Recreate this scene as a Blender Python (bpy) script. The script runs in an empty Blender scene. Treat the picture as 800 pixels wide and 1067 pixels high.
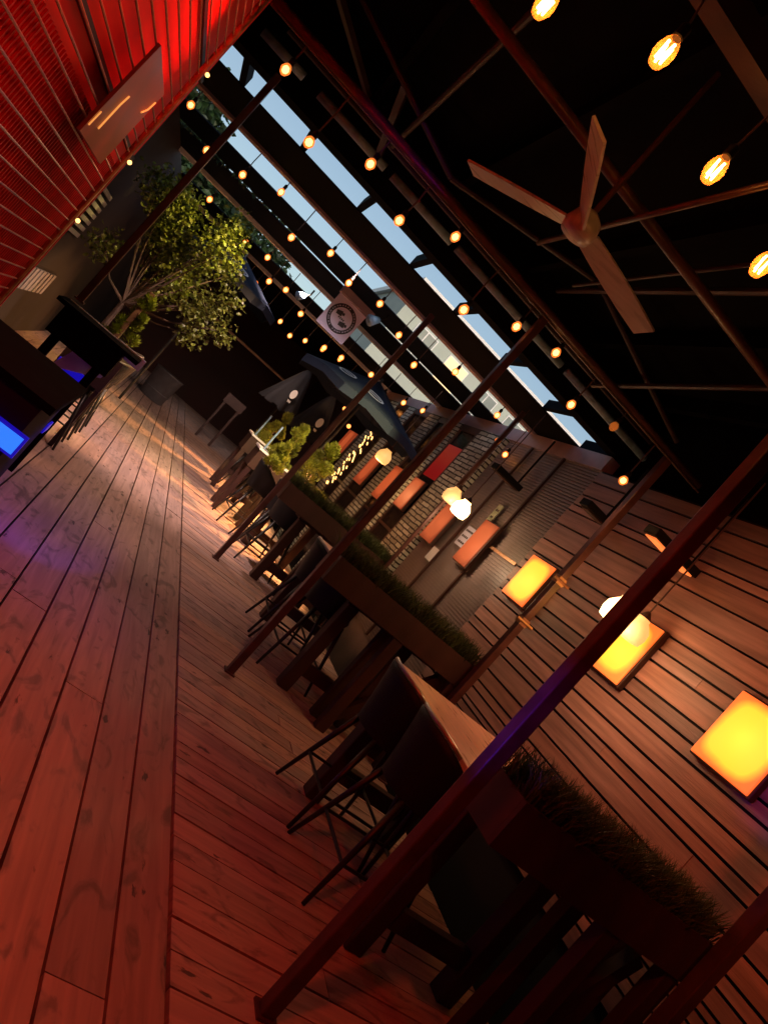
import bpy, math, random
from mathutils import Vector, Matrix
random.seed(7)
PI = math.pi
sc = bpy.context.scene
C = sc.collection

# ------------------------------------------------------------------ materials
def srgb(r, g, b):
    f = lambda c: c/12.92 if c <= .04045 else ((c+.055)/1.055)**2.4
    return (f(r), f(g), f(b), 1)

def mat(name, col, rough=.6, metal=0.0, var=.25, scale=6.0, bump=.0, stretch=(1, 1, 1), spec=.5, grime=0.0, transl=0.0, attr=False):
    m = bpy.data.materials.new(name); m.use_nodes = True
    nt = m.node_tree; N = nt.nodes; L = nt.links
    b = N['Principled BSDF']
    b.inputs['Roughness'].default_value = rough
    b.inputs['Metallic'].default_value = metal
    b.inputs['Specular IOR Level'].default_value = spec
    tc = N.new('ShaderNodeTexCoord'); mp = N.new('ShaderNodeMapping')
    mp.inputs['Scale'].default_value = stretch
    L.new(tc.outputs['Object'], mp.inputs['Vector'])
    nz = N.new('ShaderNodeTexNoise'); nz.inputs['Scale'].default_value = scale; nz.inputs['Detail'].default_value = 6
    L.new(mp.outputs[0], nz.inputs['Vector'])
    cr = N.new('ShaderNodeMapRange')
    cr.inputs['From Min'].default_value = .3; cr.inputs['From Max'].default_value = .7
    cr.inputs['To Min'].default_value = 1-var; cr.inputs['To Max'].default_value = 1+var
    L.new(nz.outputs['Fac'], cr.inputs['Value'])
    mx = N.new('ShaderNodeVectorMath'); mx.operation = 'SCALE'
    mx.inputs[0].default_value = col[:3]
    L.new(cr.outputs[0], mx.inputs['Scale'])
    last = mx.outputs[0]
    if attr:
        at = N.new('ShaderNodeAttribute'); at.attribute_name = 'tone'
        m2 = N.new('ShaderNodeVectorMath'); m2.operation = 'MULTIPLY'
        L.new(last, m2.inputs[0]); L.new(at.outputs['Color'], m2.inputs[1]); last = m2.outputs[0]
    L.new(last, b.inputs['Base Color'])
    rr = N.new('ShaderNodeMapRange')
    rr.inputs['To Min'].default_value = max(.05, rough-.15); rr.inputs['To Max'].default_value = min(1, rough+.15)
    L.new(nz.outputs['Fac'], rr.inputs['Value']); L.new(rr.outputs[0], b.inputs['Roughness'])
    if bump:
        bp = N.new('ShaderNodeBump'); bp.inputs['Strength'].default_value = bump; bp.inputs['Distance'].default_value = .01
        n2 = N.new('ShaderNodeTexNoise'); n2.inputs['Scale'].default_value = scale*5; n2.inputs['Detail'].default_value = 8
        L.new(mp.outputs[0], n2.inputs['Vector']); L.new(n2.outputs['Fac'], bp.inputs['Height']); L.new(bp.outputs[0], b.inputs['Normal'])
    if transl:
        tr = N.new('ShaderNodeBsdfTranslucent'); L.new(last, tr.inputs['Color'])
        ms = N.new('ShaderNodeMixShader'); ms.inputs[0].default_value = transl
        L.new(b.outputs[0], ms.inputs[1]); L.new(tr.outputs[0], ms.inputs[2])
        L.new(ms.outputs[0], N['Material Output'].inputs['Surface'])
    return m

def emat(name, col, strength, base=(.8, .6, .4, 1)):
    m = bpy.data.materials.new(name); m.use_nodes = True
    b = m.node_tree.nodes['Principled BSDF']
    b.inputs['Base Color'].default_value = base
    b.inputs['Emission Color'].default_value = col
    b.inputs['Emission Strength'].default_value = strength
    b.inputs['Roughness'].default_value = .3
    return m

def wood_floor(name, col, var_knots=True):
    """weathered softwood boards: UV = (along, across), 'tone' = colour of each board"""
    m = bpy.data.materials.new(name); m.use_nodes = True
    nt = m.node_tree; N = nt.nodes; L = nt.links; b = N['Principled BSDF']
    uv = N.new('ShaderNodeUVMap'); at = N.new('ShaderNodeAttribute'); at.attribute_name = 'tone'
    def mapn(sx, sy):
        mp = N.new('ShaderNodeMapping'); mp.inputs['Scale'].default_value = (sx, sy, 1); L.new(uv.outputs[0], mp.inputs['Vector']); return mp
    g = N.new('ShaderNodeTexNoise'); g.inputs['Scale'].default_value = 1; g.inputs['Detail'].default_value = 7; g.inputs['Distortion'].default_value = .6
    L.new(mapn(1.6, 26).outputs[0], g.inputs['Vector'])
    gr = N.new('ShaderNodeMapRange'); gr.inputs['From Min'].default_value = .28; gr.inputs['From Max'].default_value = .72
    gr.inputs['To Min'].default_value = .74; gr.inputs['To Max'].default_value = 1.16; L.new(g.outputs['Fac'], gr.inputs['Value'])
    # knots
    v = N.new('ShaderNodeTexVoronoi'); v.inputs['Scale'].default_value = 1; v.inputs['Randomness'].default_value = 1
    L.new(mapn(4.2, 12).outputs[0], v.inputs['Vector'])
    vr = N.new('ShaderNodeMapRange'); vr.inputs['From Min'].default_value = .15; vr.inputs['From Max'].default_value = .21
    vr.inputs['To Min'].default_value = .25; vr.inputs['To Max'].default_value = 1; gs = N.new('ShaderNodeSeparateXYZ'); L.new(v.outputs['Color'], gs.inputs[0])
    gm = N.new('ShaderNodeMath'); gm.operation = 'MULTIPLY_ADD'; gm.inputs[1].default_value = .20; L.new(gs.outputs['X'], gm.inputs[0]); L.new(v.outputs['Distance'], gm.inputs[2])
    L.new(gm.outputs[0], vr.inputs['Value'])
    kd = N.new('ShaderNodeTexNoise'); kd.inputs['Scale'].default_value = 3; kmp = mapn(9, 26); L.new(kmp.outputs[0], kd.inputs['Vector'])
    kx = N.new('ShaderNodeVectorMath'); kx.operation = 'MULTIPLY_ADD'; kx.inputs[1].default_value = (.5, .5, 0)
    L.new(kd.outputs['Color'], kx.inputs[0]); L.new(v.inputs['Vector'].links[0].from_socket, kx.inputs[2]); L.new(kx.outputs[0], v.inputs['Vector'])
    # worn / damp blotches
    bl = N.new('ShaderNodeTexNoise'); bl.inputs['Scale'].default_value = 1; bl.inputs['Detail'].default_value = 5; bl.inputs['Distortion'].default_value = 1.2
    L.new(mapn(3.0, 7.0).outputs[0], bl.inputs['Vector'])
    bl.inputs['Distortion'].default_value = 2.2
    br = N.new('ShaderNodeMapRange'); br.inputs['From Min'].default_value = .33; br.inputs['From Max'].default_value = .45
    br.inputs['To Min'].default_value = .55; br.inputs['To Max'].default_value = 1.0; L.new(bl.outputs['Fac'], br.inputs['Value'])
    a = N.new('ShaderNodeMath'); a.operation = 'MULTIPLY'; L.new(gr.outputs[0], a.inputs[0]); L.new(vr.outputs[0], a.inputs[1])
    a2 = N.new('ShaderNodeMath'); a2.operation = 'MULTIPLY'; L.new(a.outputs[0], a2.inputs[0]); L.new(br.outputs[0], a2.inputs[1])
    s = N.new('ShaderNodeVectorMath'); s.operation = 'SCALE'; s.inputs[0].default_value = col[:3]; L.new(a2.outputs[0], s.inputs['Scale'])
    s2 = N.new('ShaderNodeVectorMath'); s2.operation = 'MULTIPLY'; L.new(s.outputs[0], s2.inputs[0]); L.new(at.outputs['Color'], s2.inputs[1])
    L.new(s2.outputs[0], b.inputs['Base Color'])
    rr = N.new('ShaderNodeMapRange'); rr.inputs['To Min'].default_value = .42; rr.inputs['To Max'].default_value = .75
    L.new(bl.outputs['Fac'], rr.inputs['Value']); L.new(rr.outputs[0], b.inputs['Roughness'])
    bp = N.new('ShaderNodeBump'); bp.inputs['Strength'].default_value = .35; bp.inputs['Distance'].default_value = .006
    L.new(a.outputs[0], bp.inputs['Height']); L.new(bp.outputs[0], b.inputs['Normal'])
    return m

M = {}
M['deck'] = wood_floor('deck_wood', (.52, .36, .31, 1))
M['slat'] = mat('cedar_board', (.36, .21, .18, 1), .5, var=.3, scale=3, bump=.25, stretch=(1, .5, 9), attr=True)
M['black'] = mat('black_paint', (.008, .007, .007, 1), .7, spec=.2, var=.3)
M['void'] = mat('tar_black', (.006, .005, .005, 1), .9, var=.3)
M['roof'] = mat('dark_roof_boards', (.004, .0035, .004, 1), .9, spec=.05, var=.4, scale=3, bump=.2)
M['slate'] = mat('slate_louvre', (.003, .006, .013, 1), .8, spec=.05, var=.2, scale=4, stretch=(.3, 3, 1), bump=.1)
M['pink'] = mat('red_brown_beam', (.34, .24, .27, 1), .5, var=.15)
M['white'] = mat('white_paint', (.85, .85, .88, 1), .45, var=.08)
M['post'] = mat('red_brown_steel', (.085, .035, .03, 1), .35, var=.35, scale=9, bump=.12)
M['gal'] = mat('galvanised_steel', (.20, .32, .46, 1), .5, .1, var=.35, scale=14)
M['timber'] = mat('reddish_timber', (.045, .018, .013, 1), .55, var=.4, scale=4, stretch=(1, 1, .25), bump=.3)
M['tabletop'] = mat('varnished_tabletop', (.72, .42, .32, 1), .32, var=.18, scale=5, stretch=(8, 1, 1), bump=.06)
M['stool'] = mat('black_leather', (.0045, .0045, .007, 1), .55, spec=.3, var=.3, scale=20, bump=.1)
M['stoolmetal'] = mat('black_metal', (.014, .013, .013, 1), .4, var=.2)
M['rim'] = mat('brushed_metal_rim', (.45, .42, .38, 1), .3, .8, var=.1)
M['red'] = mat('red_wall_cloth', (.85, .02, .015, 1), .7, var=.12, scale=2)
M['wire'] = mat('brass_wire', (.42, .24, .15, 1), .35, .6, var=.3, scale=30)
M['mirror'] = mat('smoky_mirror', (.34, .13, .09, 1), .35, .1, var=.3, scale=5)
M['brick'] = None
M['glassdark'] = mat('dark_window', (.02, .014, .014, 1), .12, var=.3)
M['taupe'] = mat('taupe_ribbed_siding', (.22, .175, .17, 1), .45, var=.2, scale=3)
M['wallred'] = mat('dark_red_wall', (.04, .010, .009, 1), .8, var=.3, scale=1.5)
M['wallbrown'] = mat('dark_brown_wall', (.016, .010, .008, 1), .85, var=.3, scale=1.5)
M['facade'] = mat('pale_green_render', (.50, .56, .52, 1), .8, var=.08, scale=.6)
M['shutter'] = mat('greyed_white_slat', (.34, .33, .34, 1), .7, var=.3, scale=20)
M['ground'] = mat('asphalt', (.05, .05, .05, 1), .9, var=.2)
M['leaf'] = mat('glossy_leaf', (.10, .12, .02, 1), .42, var=.35, scale=9, transl=.3, attr=True)
M['leafdark'] = mat('dark_leaf', (.035, .075, .035, 1), .5, var=.4, scale=2, transl=.3, attr=True)
M['thuja'] = mat('golden_conifer', (.20, .23, .025, 1), .6, var=.4, scale=14, transl=.2, attr=True)
M['grass'] = mat('artificial_grass', (.06, .085, .02, 1), .55, var=.4, scale=8, transl=.25, attr=True)
M['soil'] = mat('dark_soil', (.015, .011, .008, 1), .95)
M['bark'] = mat('bark', (.08, .05, .035, 1), .9, var=.4, bump=.4, scale=12)
M['canvas'] = mat('slate_canvas', (.016, .024, .048, 1), .85, spec=.2, var=.15, scale=5, bump=.1)
M['canvasblack'] = mat('black_canvas', (.014, .014, .018, 1), .85, spec=.2, var=.2, scale=6, bump=.15)
M['fan'] = mat('fan_blade_walnut', (.5, .44, .42, 1), .3, var=.15, scale=4, stretch=(1, 8, 1))
M['mark'] = mat('white_mark', (.7, .72, .75, 1), .6, var=.05)
M['lilac'] = mat('lilac_sign_face', (.75, .62, .82, 1), .5, var=.05)
M['ink'] = mat('sign_ink', (.02, .008, .012, 1), .5, var=.1)
M['notice'] = mat('notice_paper', (.45, .47, .62, 1), .5, var=.1)
M['plaque'] = mat('green_plaque', (.28, .30, .20, 1), .5, var=.4, scale=20)
M['cable'] = mat('brown_cable', (.10, .06, .045, 1), .5)
M['bin'] = mat('dull_zinc', (.16, .16, .17, 1), .5, .3, var=.25)
M['bulb'] = emat('warm_filament_bulb', (1, .27, .05, 1), 3.2)
M['core'] = emat('white_hot_core', (1, .52, .18, 1), 14)
M['bulbnear'] = emat('glowing_filament', (1, .5, .16, 1), 60)
M['pend'] = emat('warm_milk_glass', (1, .60, .24, 1), 9)
M['penddim'] = emat('dim_milk_glass', (1, .50, .14, 1), 1.0)
M['fairy'] = emat('fairy_light', (1, .50, .14, 1), 3.5)
M['blue'] = emat('blue_screen', (.03, .2, 1, 1), 1.1, (.01, .02, .1, 1))
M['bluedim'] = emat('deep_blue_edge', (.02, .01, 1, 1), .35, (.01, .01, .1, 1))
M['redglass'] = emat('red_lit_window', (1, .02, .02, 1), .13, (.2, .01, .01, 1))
M['heat'] = emat('heater_element', (1, .2, .04, 1), 1.0)
M['warmwin'] = emat('warm_lit_window', (1, .72, .25, 1), .9)

def glow_glass():
    m = bpy.data.materials.new('glowing_bulb_glass'); m.use_nodes = True
    nt = m.node_tree; N = nt.nodes; L = nt.links
    e = N.new('ShaderNodeEmission'); e.inputs['Color'].default_value = (1, .20, .03, 1); e.inputs['Strength'].default_value = 1.6
    t = N.new('ShaderNodeBsdfTransparent'); t.inputs['Color'].default_value = (1, .8, .5, 1)
    ms = N.new('ShaderNodeMixShader'); ms.inputs[0].default_value = .62
    L.new(t.outputs[0], ms.inputs[1]); L.new(e.outputs[0], ms.inputs[2]); L.new(ms.outputs[0], N['Material Output'].inputs['Surface'])
    return m
M['glow'] = glow_glass()
def amber_glass():
    m = bpy.data.materials.new('amber_bulb_glass'); m.use_nodes = True
    nt = m.node_tree; N = nt.nodes; L = nt.links
    b = N['Principled BSDF']; b.inputs['Base Color'].default_value = (.9, .35, .08, 1)
    b.inputs['Emission Color'].default_value = (1, .3, .05, 1); b.inputs['Emission Strength'].default_value = .5
    t = N.new('ShaderNodeBsdfTransparent'); t.inputs['Color'].default_value = (1, .7, .4, 1)
    ms = N.new('ShaderNodeMixShader'); ms.inputs[0].default_value = .3
    L.new(t.outputs[0], ms.inputs[1]); L.new(b.outputs[0], ms.inputs[2]); L.new(ms.outputs[0], N['Material Output'].inputs['Surface'])
    return m
M['amber'] = amber_glass()

def brick_mat():
    m = bpy.data.materials.new('pale_rough_brick'); m.use_nodes = True
    nt = m.node_tree; N = nt.nodes; L = nt.links; b = N['Principled BSDF']; b.inputs['Roughness'].default_value = .8
    tc = N.new('ShaderNodeTexCoord'); sp = N.new('ShaderNodeSeparateXYZ'); cb = N.new('ShaderNodeCombineXYZ')
    L.new(tc.outputs['Object'], sp.inputs[0])
    ad = N.new('ShaderNodeMath'); L.new(sp.outputs['X'], ad.inputs[0]); L.new(sp.outputs['Y'], ad.inputs[1])
    L.new(ad.outputs[0], cb.inputs['X']); L.new(sp.outputs['Z'], cb.inputs['Y'])
    nz = N.new('ShaderNodeTexNoise'); nz.inputs['Scale'].default_value = 9; L.new(cb.outputs[0], nz.inputs['Vector'])
    dm = N.new('ShaderNodeVectorMath'); dm.operation = 'MULTIPLY_ADD'; dm.inputs[1].default_value = (.03, .03, 0)
    L.new(nz.outputs['Color'], dm.inputs[0]); L.new(cb.outputs[0], dm.inputs[2])
    br = N.new('ShaderNodeTexBrick'); br.inputs['Scale'].default_value = 1
    br.inputs['Brick Width'].default_value = .26; br.inputs['Row Height'].default_value = .062; br.inputs['Mortar Size'].default_value = .010
    br.inputs['Color1'].default_value = (.62, .68, .60, 1); br.inputs['Color2'].default_value = (.26, .28, .24, 1); br.inputs['Mortar'].default_value = (.02, .018, .015, 1)
    L.new(dm.outputs[0], br.inputs['Vector']); L.new(br.outputs['Color'], b.inputs['Base Color'])
    bp = N.new('ShaderNodeBump'); bp.inputs['Strength'].default_value = .6; bp.inputs['Distance'].default_value = .02
    iv = N.new('ShaderNodeMath'); iv.operation = 'SUBTRACT'; iv.inputs[0].default_value = 1; L.new(br.outputs['Fac'], iv.inputs[1])
    L.new(iv.outputs[0], bp.inputs['Height']); L.new(bp.outputs[0], b.inputs['Normal'])
    return m
M['brick'] = brick_mat()

def lamp_face(name, c_mid, c_edge, s, sz, base=(.6, .3, .1, 1)):
    """diffuser of a square lamp: hottest over its bulbs, cooler at the rim"""
    m = bpy.data.materials.new(name); m.use_nodes = True
    nt = m.node_tree; N = nt.nodes; L = nt.links; b = N['Principled BSDF']
    b.inputs['Base Color'].default_value = base
    tc = N.new('ShaderNodeTexCoord'); mp = N.new('ShaderNodeMapping'); L.new(tc.outputs['Object'], mp.inputs['Vector'])
    mp.inputs['Scale'].default_value = (0, 2/sz[0], 2/sz[1])
    nz = N.new('ShaderNodeTexNoise'); nz.inputs['Scale'].default_value = 1.6; L.new(mp.outputs[0], nz.inputs['Vector'])
    ln = N.new('ShaderNodeVectorMath'); ln.operation = 'LENGTH'; pw = N.new('ShaderNodeVectorMath'); pw.operation = 'MULTIPLY'; L.new(mp.outputs[0], pw.inputs[0]); L.new(mp.outputs[0], pw.inputs[1]); L.new(pw.outputs[0], ln.inputs[0])
    ad = N.new('ShaderNodeMath'); ad.operation = 'MULTIPLY_ADD'; ad.inputs[1].default_value = .25; L.new(nz.outputs['Fac'], ad.inputs[0]); L.new(ln.outputs['Value'], ad.inputs[2])
    cr = N.new('ShaderNodeValToRGB'); cr.color_ramp.elements[0].position = .62; cr.color_ramp.elements[0].color = c_mid
    cr.color_ramp.elements[1].position = 1.0; cr.color_ramp.elements[1].color = c_edge
    sc_ = N.new('ShaderNodeMath'); sc_.operation = 'MULTIPLY'; sc_.inputs[1].default_value = 1
    L.new(ad.outputs[0], cr.inputs['Fac']); L.new(cr.outputs['Color'], b.inputs['Emission Color']); b.inputs['Emission Strength'].default_value = s
    return m
M['lampface'] = lamp_face('amber_lamp_diffuser', (1, .62, .03, 1), (.9, .13, .02, 1), 1.15, (.45, .45))
M['lampdull'] = lamp_face('orange_lamp_diffuser', (1, .16, .045, 1), (.55, .07, .02, 1), .46, (.4, .55), (.12, .04, .02, 1))

# ------------------------------------------------------------------ mesh builder
class MB:
    def __init__(s): s.v = []; s.f = []; s.t = []; s.uv = []; s.smooth = False
    def add(s, vs, fs, tone=(1, 1, 1)):
        n = len(s.v); s.v += [tuple(v) for v in vs]; s.f += [tuple(i+n for i in f) for f in fs]; s.t += [tone]*len(fs)
    def box(s, a, b, tone=(1, 1, 1)):
        x0, y0, z0 = a; x1, y1, z1 = b
        s.add([(x0, y0, z0), (x1, y0, z0), (x1, y1, z0), (x0, y1, z0), (x0, y0, z1), (x1, y0, z1), (x1, y1, z1), (x0, y1, z1)],
              [(0, 3, 2, 1), (4, 5, 6, 7), (0, 1, 5, 4), (1, 2, 6, 5), (2, 3, 7, 6), (3, 0, 4, 7)], tone)
    def beam(s, p, q, w, h, w2=None, h2=None, up=(0, 0, 1), tone=(1, 1, 1)):
        p = Vector(p); q = Vector(q); d = (q-p).normalized(); u = Vector(up)
        if abs(d.dot(u)) > .98: u = Vector((0, 1, 0))
        r = d.cross(u).normalized(); u = r.cross(d).normalized()
        w2 = w if w2 is None else w2; h2 = h if h2 is None else h2
        vs = [p-r*w/2-u*h/2, p+r*w/2-u*h/2, p+r*w/2+u*h/2, p-r*w/2+u*h/2, q-r*w2/2-u*h2/2, q+r*w2/2-u*h2/2, q+r*w2/2+u*h2/2, q-r*w2/2+u*h2/2]
        s.add(vs, [(0, 3, 2, 1), (4, 5, 6, 7), (0, 1, 5, 4), (1, 2, 6, 5), (2, 3, 7, 6), (3, 0, 4, 7)], tone)
    def tube(s, pts, r, n=8, r2=None, tone=(1, 1, 1), cap=True):
        pts = [Vector(p) for p in pts]; m = len(pts); rings = []
        ref = Vector((0, 0, 1))
        if abs((pts[-1]-pts[0]).normalized().dot(ref)) > .95: ref = Vector((0, 1, 0))
        vs = []
        for i, p in enumerate(pts):
            d = (pts[min(i+1, m-1)]-pts[max(i-1, 0)]).normalized()
            a = d.cross(ref).normalized(); b = d.cross(a)
            rr = r if r2 is None else r+(r2-r)*i/(m-1)
            vs += [p+(a*math.cos(2*PI*k/n)+b*math.sin(2*PI*k/n))*rr for k in range(n)]
        fs = [(i*n+k, i*n+(k+1) % n, (i+1)*n+(k+1) % n, (i+1)*n+k) for i in range(m-1) for k in range(n)]
        if cap: fs += [tuple(range(n))[::-1], tuple((m-1)*n+k for k in range(n))]
        s.add(vs, fs, tone)
    def lathe(s, c, prof, n=16, tone=(1, 1, 1)):
        c = Vector(c); m = len(prof)
        vs = [c+Vector((r*math.cos(2*PI*k/n), r*math.sin(2*PI*k/n), z)) for r, z in prof for k in range(n)]
        fs = [(i*n+k, i*n+(k+1) % n, (i+1)*n+(k+1) % n, (i+1)*n+k) for i in range(m-1) for k in range(n)]
        fs += [tuple(range(n))[::-1], tuple((m-1)*n+k for k in range(n))]
        s.add(vs, fs, tone)
    def build(s, name, m, parent=None, smooth=False, org=None, bevel=0):
        me = bpy.data.meshes.new(name)
        o3 = Vector(org) if org is not None else Vector((0, 0, 0))
        me.from_pydata([tuple(Vector(v)-o3) for v in s.v], [], s.f)
        ca = me.color_attributes.new('tone', 'FLOAT_COLOR', 'CORNER')
        d = []
        for f, t in zip(s.f, s.t): d += [t[0], t[1], t[2], 1.0]*len(f)
        ca.data.foreach_set('color', d)
        if s.uv:
            ul = me.uv_layers.new(name='UVMap'); fl = [c for uv in s.uv for c in uv]; ul.data.foreach_set('uv', fl)
        if smooth: me.polygons.foreach_set('use_smooth', [True]*len(me.polygons))
        me.materials.append(m); me.update()
        o = bpy.data.objects.new(name, me); C.objects.link(o)
        if parent is not None: o.parent = parent
        elif org is not None: o.location = org
        if bevel:
            bv = o.modifiers.new('bevel', 'BEVEL'); bv.width = bevel; bv.segments = 2; bv.limit_method = 'ANGLE'
        return o

def tag(o, label=None, cat=None, group=None, kind=None):
    if label: o['label'] = label
    if cat: o['category'] = cat
    if group: o['group'] = group
    if kind: o['kind'] = kind
    return o
def thing(name, loc, label, cat, group=None, rz=0):
    o = bpy.data.objects.new(name, None); C.objects.link(o); o.location = loc; o.rotation_euler = (0, 0, rz); o.empty_display_size = .1
    return tag(o, label, cat, group)
def kids(o): return [x for x in list(bpy.data.objects) if x.parent is o]
def dup(o, loc, label=None, rz=None, parent=None, children=None):
    c = o.copy(); C.objects.link(c)
    if parent is not None: c.parent = parent
    if loc is not None: c.location = loc
    if rz is not None: c.rotation_euler = (0, 0, rz)
    if label: c['label'] = label
    for k in kids(o): dup(k, None, parent=c)
    return c
def part(root, name, mb, m, **k):
    """mesh given in world coordinates, parented to a root at root.location (unrotated)"""
    return mb.build(name, m, parent=root, org=root.location, **k)

ORD = ['first', 'second', 'third', 'fourth', 'fifth', 'sixth', 'seventh', 'eighth', 'ninth', 'tenth', 'eleventh', 'twelfth', 'thirteenth', 'fourteenth', 'fifteenth', 'sixteenth']

# ------------------------------------------------------------------ ground and deck
g = MB(); g.add([(-400, -400, -.4), (400, -400, -.4), (400, 400, -.4), (-400, 400, -.4)], [(0, 1, 2, 3)])
tag(g.build('ground', M['ground']), kind='structure')
fl = MB()
def board(x0, x1, y0, y1, along_y):
    t = random.uniform(.82, 1.12); w = random.uniform(-.05, .08)
    tone = (t*(1+w), t, t*(1-w))
    fl.box((x0+.003, y0+.0015, -.04), (x1-.003, y1-.0015, random.uniform(-.0025, .0025)), tone)
    ou, ov = random.uniform(0, 50), random.uniform(0, 50)
    n = len(fl.v)-8
    for f in fl.f[-6:]:
        for i in f:
            x, y, z = fl.v[i]
            fl.uv.append((ou+y, ov+x) if along_y else (ou+x, ov+y))
x = 1.176
while x > -1.6:
    y = -3.0+random.uniform(0, 2)
    y0 = -4.0
    while y0 < 21:
        y1 = min(21, y0+random.uniform(4.5, 8.5)); board(x-.2+.006, x, y0, y1-.004, True); y0 = y1
    x -= .2
y = -4.0
while y < 21:
    w = .140; xm = random.choice([3.06, 3.06, random.uniform(1.9, 2.5)])
    board(1.186, xm-.003, y, y+w-.006, False)
    if xm < 3.06: board(xm, 3.06, y, y+w-.006, False)
    y += w
tag(fl.build('deck_floor', M['deck']), kind='structure')
u = MB(); u.box((-1.6, -4, -.3), (3.04, 21, -.06)); tag(u.build('deck_base', M['void']), kind='structure')

# ------------------------------------------------------------------ left and rear walls
def simple(name, mb, m, label, cat, group=None, **k): return tag(mb.build(name, m, **k), label, cat, group)
w = MB(); w.box((-1.75, -4, -.3), (-1.6, 21, 3.28)); simple('brown_wall', w, M['wallbrown'], 'dark brown side wall behind the bar and the leafy tree', 'wall')
w = MB(); w.box((-1.75, 21, -.3), (6, 21.2, 3.6)); simple('rear_wall', w, M['wallred'], 'dark red wall closing the far end of the deck', 'wall')
w = MB(); w.box((-1.75, -4.2, -.3), (3.6, -4.003, 3.9)); simple('light_block_wall', w, M['wallbrown'], 'unseen dark wall added behind the viewer to keep out sky light', 'wall')  # unseen, added to stop sky light leaking in from behind
for (yy0, yy1, z0, z1, lab) in ((8.7, 10.2, .62, .95, 'low white slatted shutter glimpsed under the brown wall beside the red panel'), (8.6, 9.5, 1.45, 2.1, 'tall white slatted shutter half hidden behind the leafy tree')):
    t = thing('slatted_shutter', (-1.58, (yy0+yy1)/2, z0), lab, 'shutter', 'white shutters on the brown side wall')
    f = MB(); f.box((-1.597, yy0, z0), (-1.59, yy1, z1)); part(t, 'backing', f, M['black'])
    n = 7
    for i in range(n):
        s = MB(); h = (z1-z0)/n
        if yy1-yy0 > 1: a = yy0+(yy1-yy0)*i/n; s.box((-1.588, a+.02, z0+.02), (-1.56, a+(yy1-yy0)/n-.05, z1-.02))
        else: s.box((-1.588, yy0+.02, z0+h*i+.012), (-1.56, yy1-.02, z0+h*(i+1)-.03))
        part(t, 'slat', s, M['shutter'])

# ------------------------------------------------------------------ right wall: cedar boards, siding, brick piers, windows
WX = 3.5
gz = [.38, .50, .57, .68, .745, .79, .88, .95, 1.07, 1.23, 1.31, 1.43, 1.57, 1.66, 1.76, 1.92, 2.01, 2.12, 2.27, 2.46, 2.62, 2.69, 2.81, 2.96, 3.08]
t = thing('cedar_board_wall', (WX, 1, 0), 'wall of horizontal reddish cedar boards with black gaps, carrying the square glowing lamps', 'wall')
b = MB()
for i in range(len(gz)-1):
    y = 5.9
    while y > -4:
        L_ = random.uniform(2.2, 4.6); y2 = max(-4, y-L_)
        tt = random.uniform(.6, 1.3); k = random.uniform(-.1, .1)
        dx = random.uniform(0, .006)
        b.box((WX-dx, y2+.002, gz[i]+.009), (WX+.022, y, gz[i+1]-.009), (tt*(1+k), tt, tt*(1-k)*.98)); y = y2
part(t, 'boards', b, M['slat'])
b = MB(); b.box((WX+.024, -4, -.3), (WX+.12, 5.92, 3.1)); part(t, 'backing', b, M['void'])

t = thing('ribbed_siding_wall', (WX, 7, 0), 'taupe wall of fine horizontal ribs between the cedar boards and the brick piers', 'wall')
b = MB(); z = .3
while z < 3.1:
    b.box((WX+.043, 5.95, z), (WX+.055, 8.02, z+.020)); z += .034
part(t, 'ribs', b, M['taupe'])
b = MB(); b.box((WX+.056, 5.93, -.3), (WX+.12, 8.04, 3.1)); part(t, 'backing', b, M['taupe'])
for yy in (6.62, 7.35):
    b = MB(); b.box((WX+.005, yy, .3), (WX+.03, yy+.03, 3.1)); part(t, 'cover_strip', b, M['timber'])
b = MB(); b.box((WX+.004, 5.95, 1.9), (WX+.018, 6.55, 1.93)); part(t, 'rail', b, M['wire'])

piers = [(8.04, 8.82), (9.5, 9.85), (10.44, 10.9), (11.7, 12.05), (12.75, 13.2)]
dsc = ['widest rough pale brick pier, nearest to the ribbed siding', 'narrow pale brick pier just past the red lit window', 'pale brick pier seen under the open umbrella canopy', 'slim brick pier beside the column of fairy lights', 'farthest pale brick pier at the dark end of the window wall']
for (a, c), d in zip(piers, dsc):
    b = MB(); b.box((WX-.012, a, -.3), (WX+.12, c, 3.1))
    simple('brick_pier', b, M['brick'], d, 'brick pier', 'brick piers of the window wall', org=(WX, a, 0))
wins = [(8.84, 9.48, True), (9.87, 10.42, False), (10.92, 11.68, False), (12.07, 12.73, False), (13.22, 15.0, False)]
wl = ['dark window bay glowing red above its orange lamp', 'dark window bay between the second and third brick piers', 'dark window bay behind the dim pendant lamp', 'dark window bay strung with a column of fairy lights', 'long unlit window bay farthest down the wall']
for (a, c, red), d in zip(wins, wl):
    t = thing('window_bay', (WX+.05, (a+c)/2, 0), d, 'window', 'window bays between the brick piers')
    b = MB(); b.box((WX+.022, a, -.3), (WX+.12, c, 3.1)); part(t, 'pane', b, M['glassdark'])
    b = MB(); b.box((WX-.004, a, 0), (WX+.02, a+.04, 3.1)); b.box((WX-.004, c-.04, 0), (WX+.02, c, 3.1)); b.box((WX-.004, a+.041, 1.3), (WX+.02, c-.041, 1.34)); b.box((WX-.004, a+.041, 3.0), (WX+.02, c-.041, 3.1))
    part(t, 'frame', b, M['timber'])
    if red:
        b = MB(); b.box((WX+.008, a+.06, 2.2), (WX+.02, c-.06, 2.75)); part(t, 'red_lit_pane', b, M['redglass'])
w = MB(); w.box((WX+.02, 15.0, -.3), (WX+.12, 21, 3.28)); simple('dark_wall', w, M['wallred'], 'plain dark wall beyond the last window bay on the right', 'wall')

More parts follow.
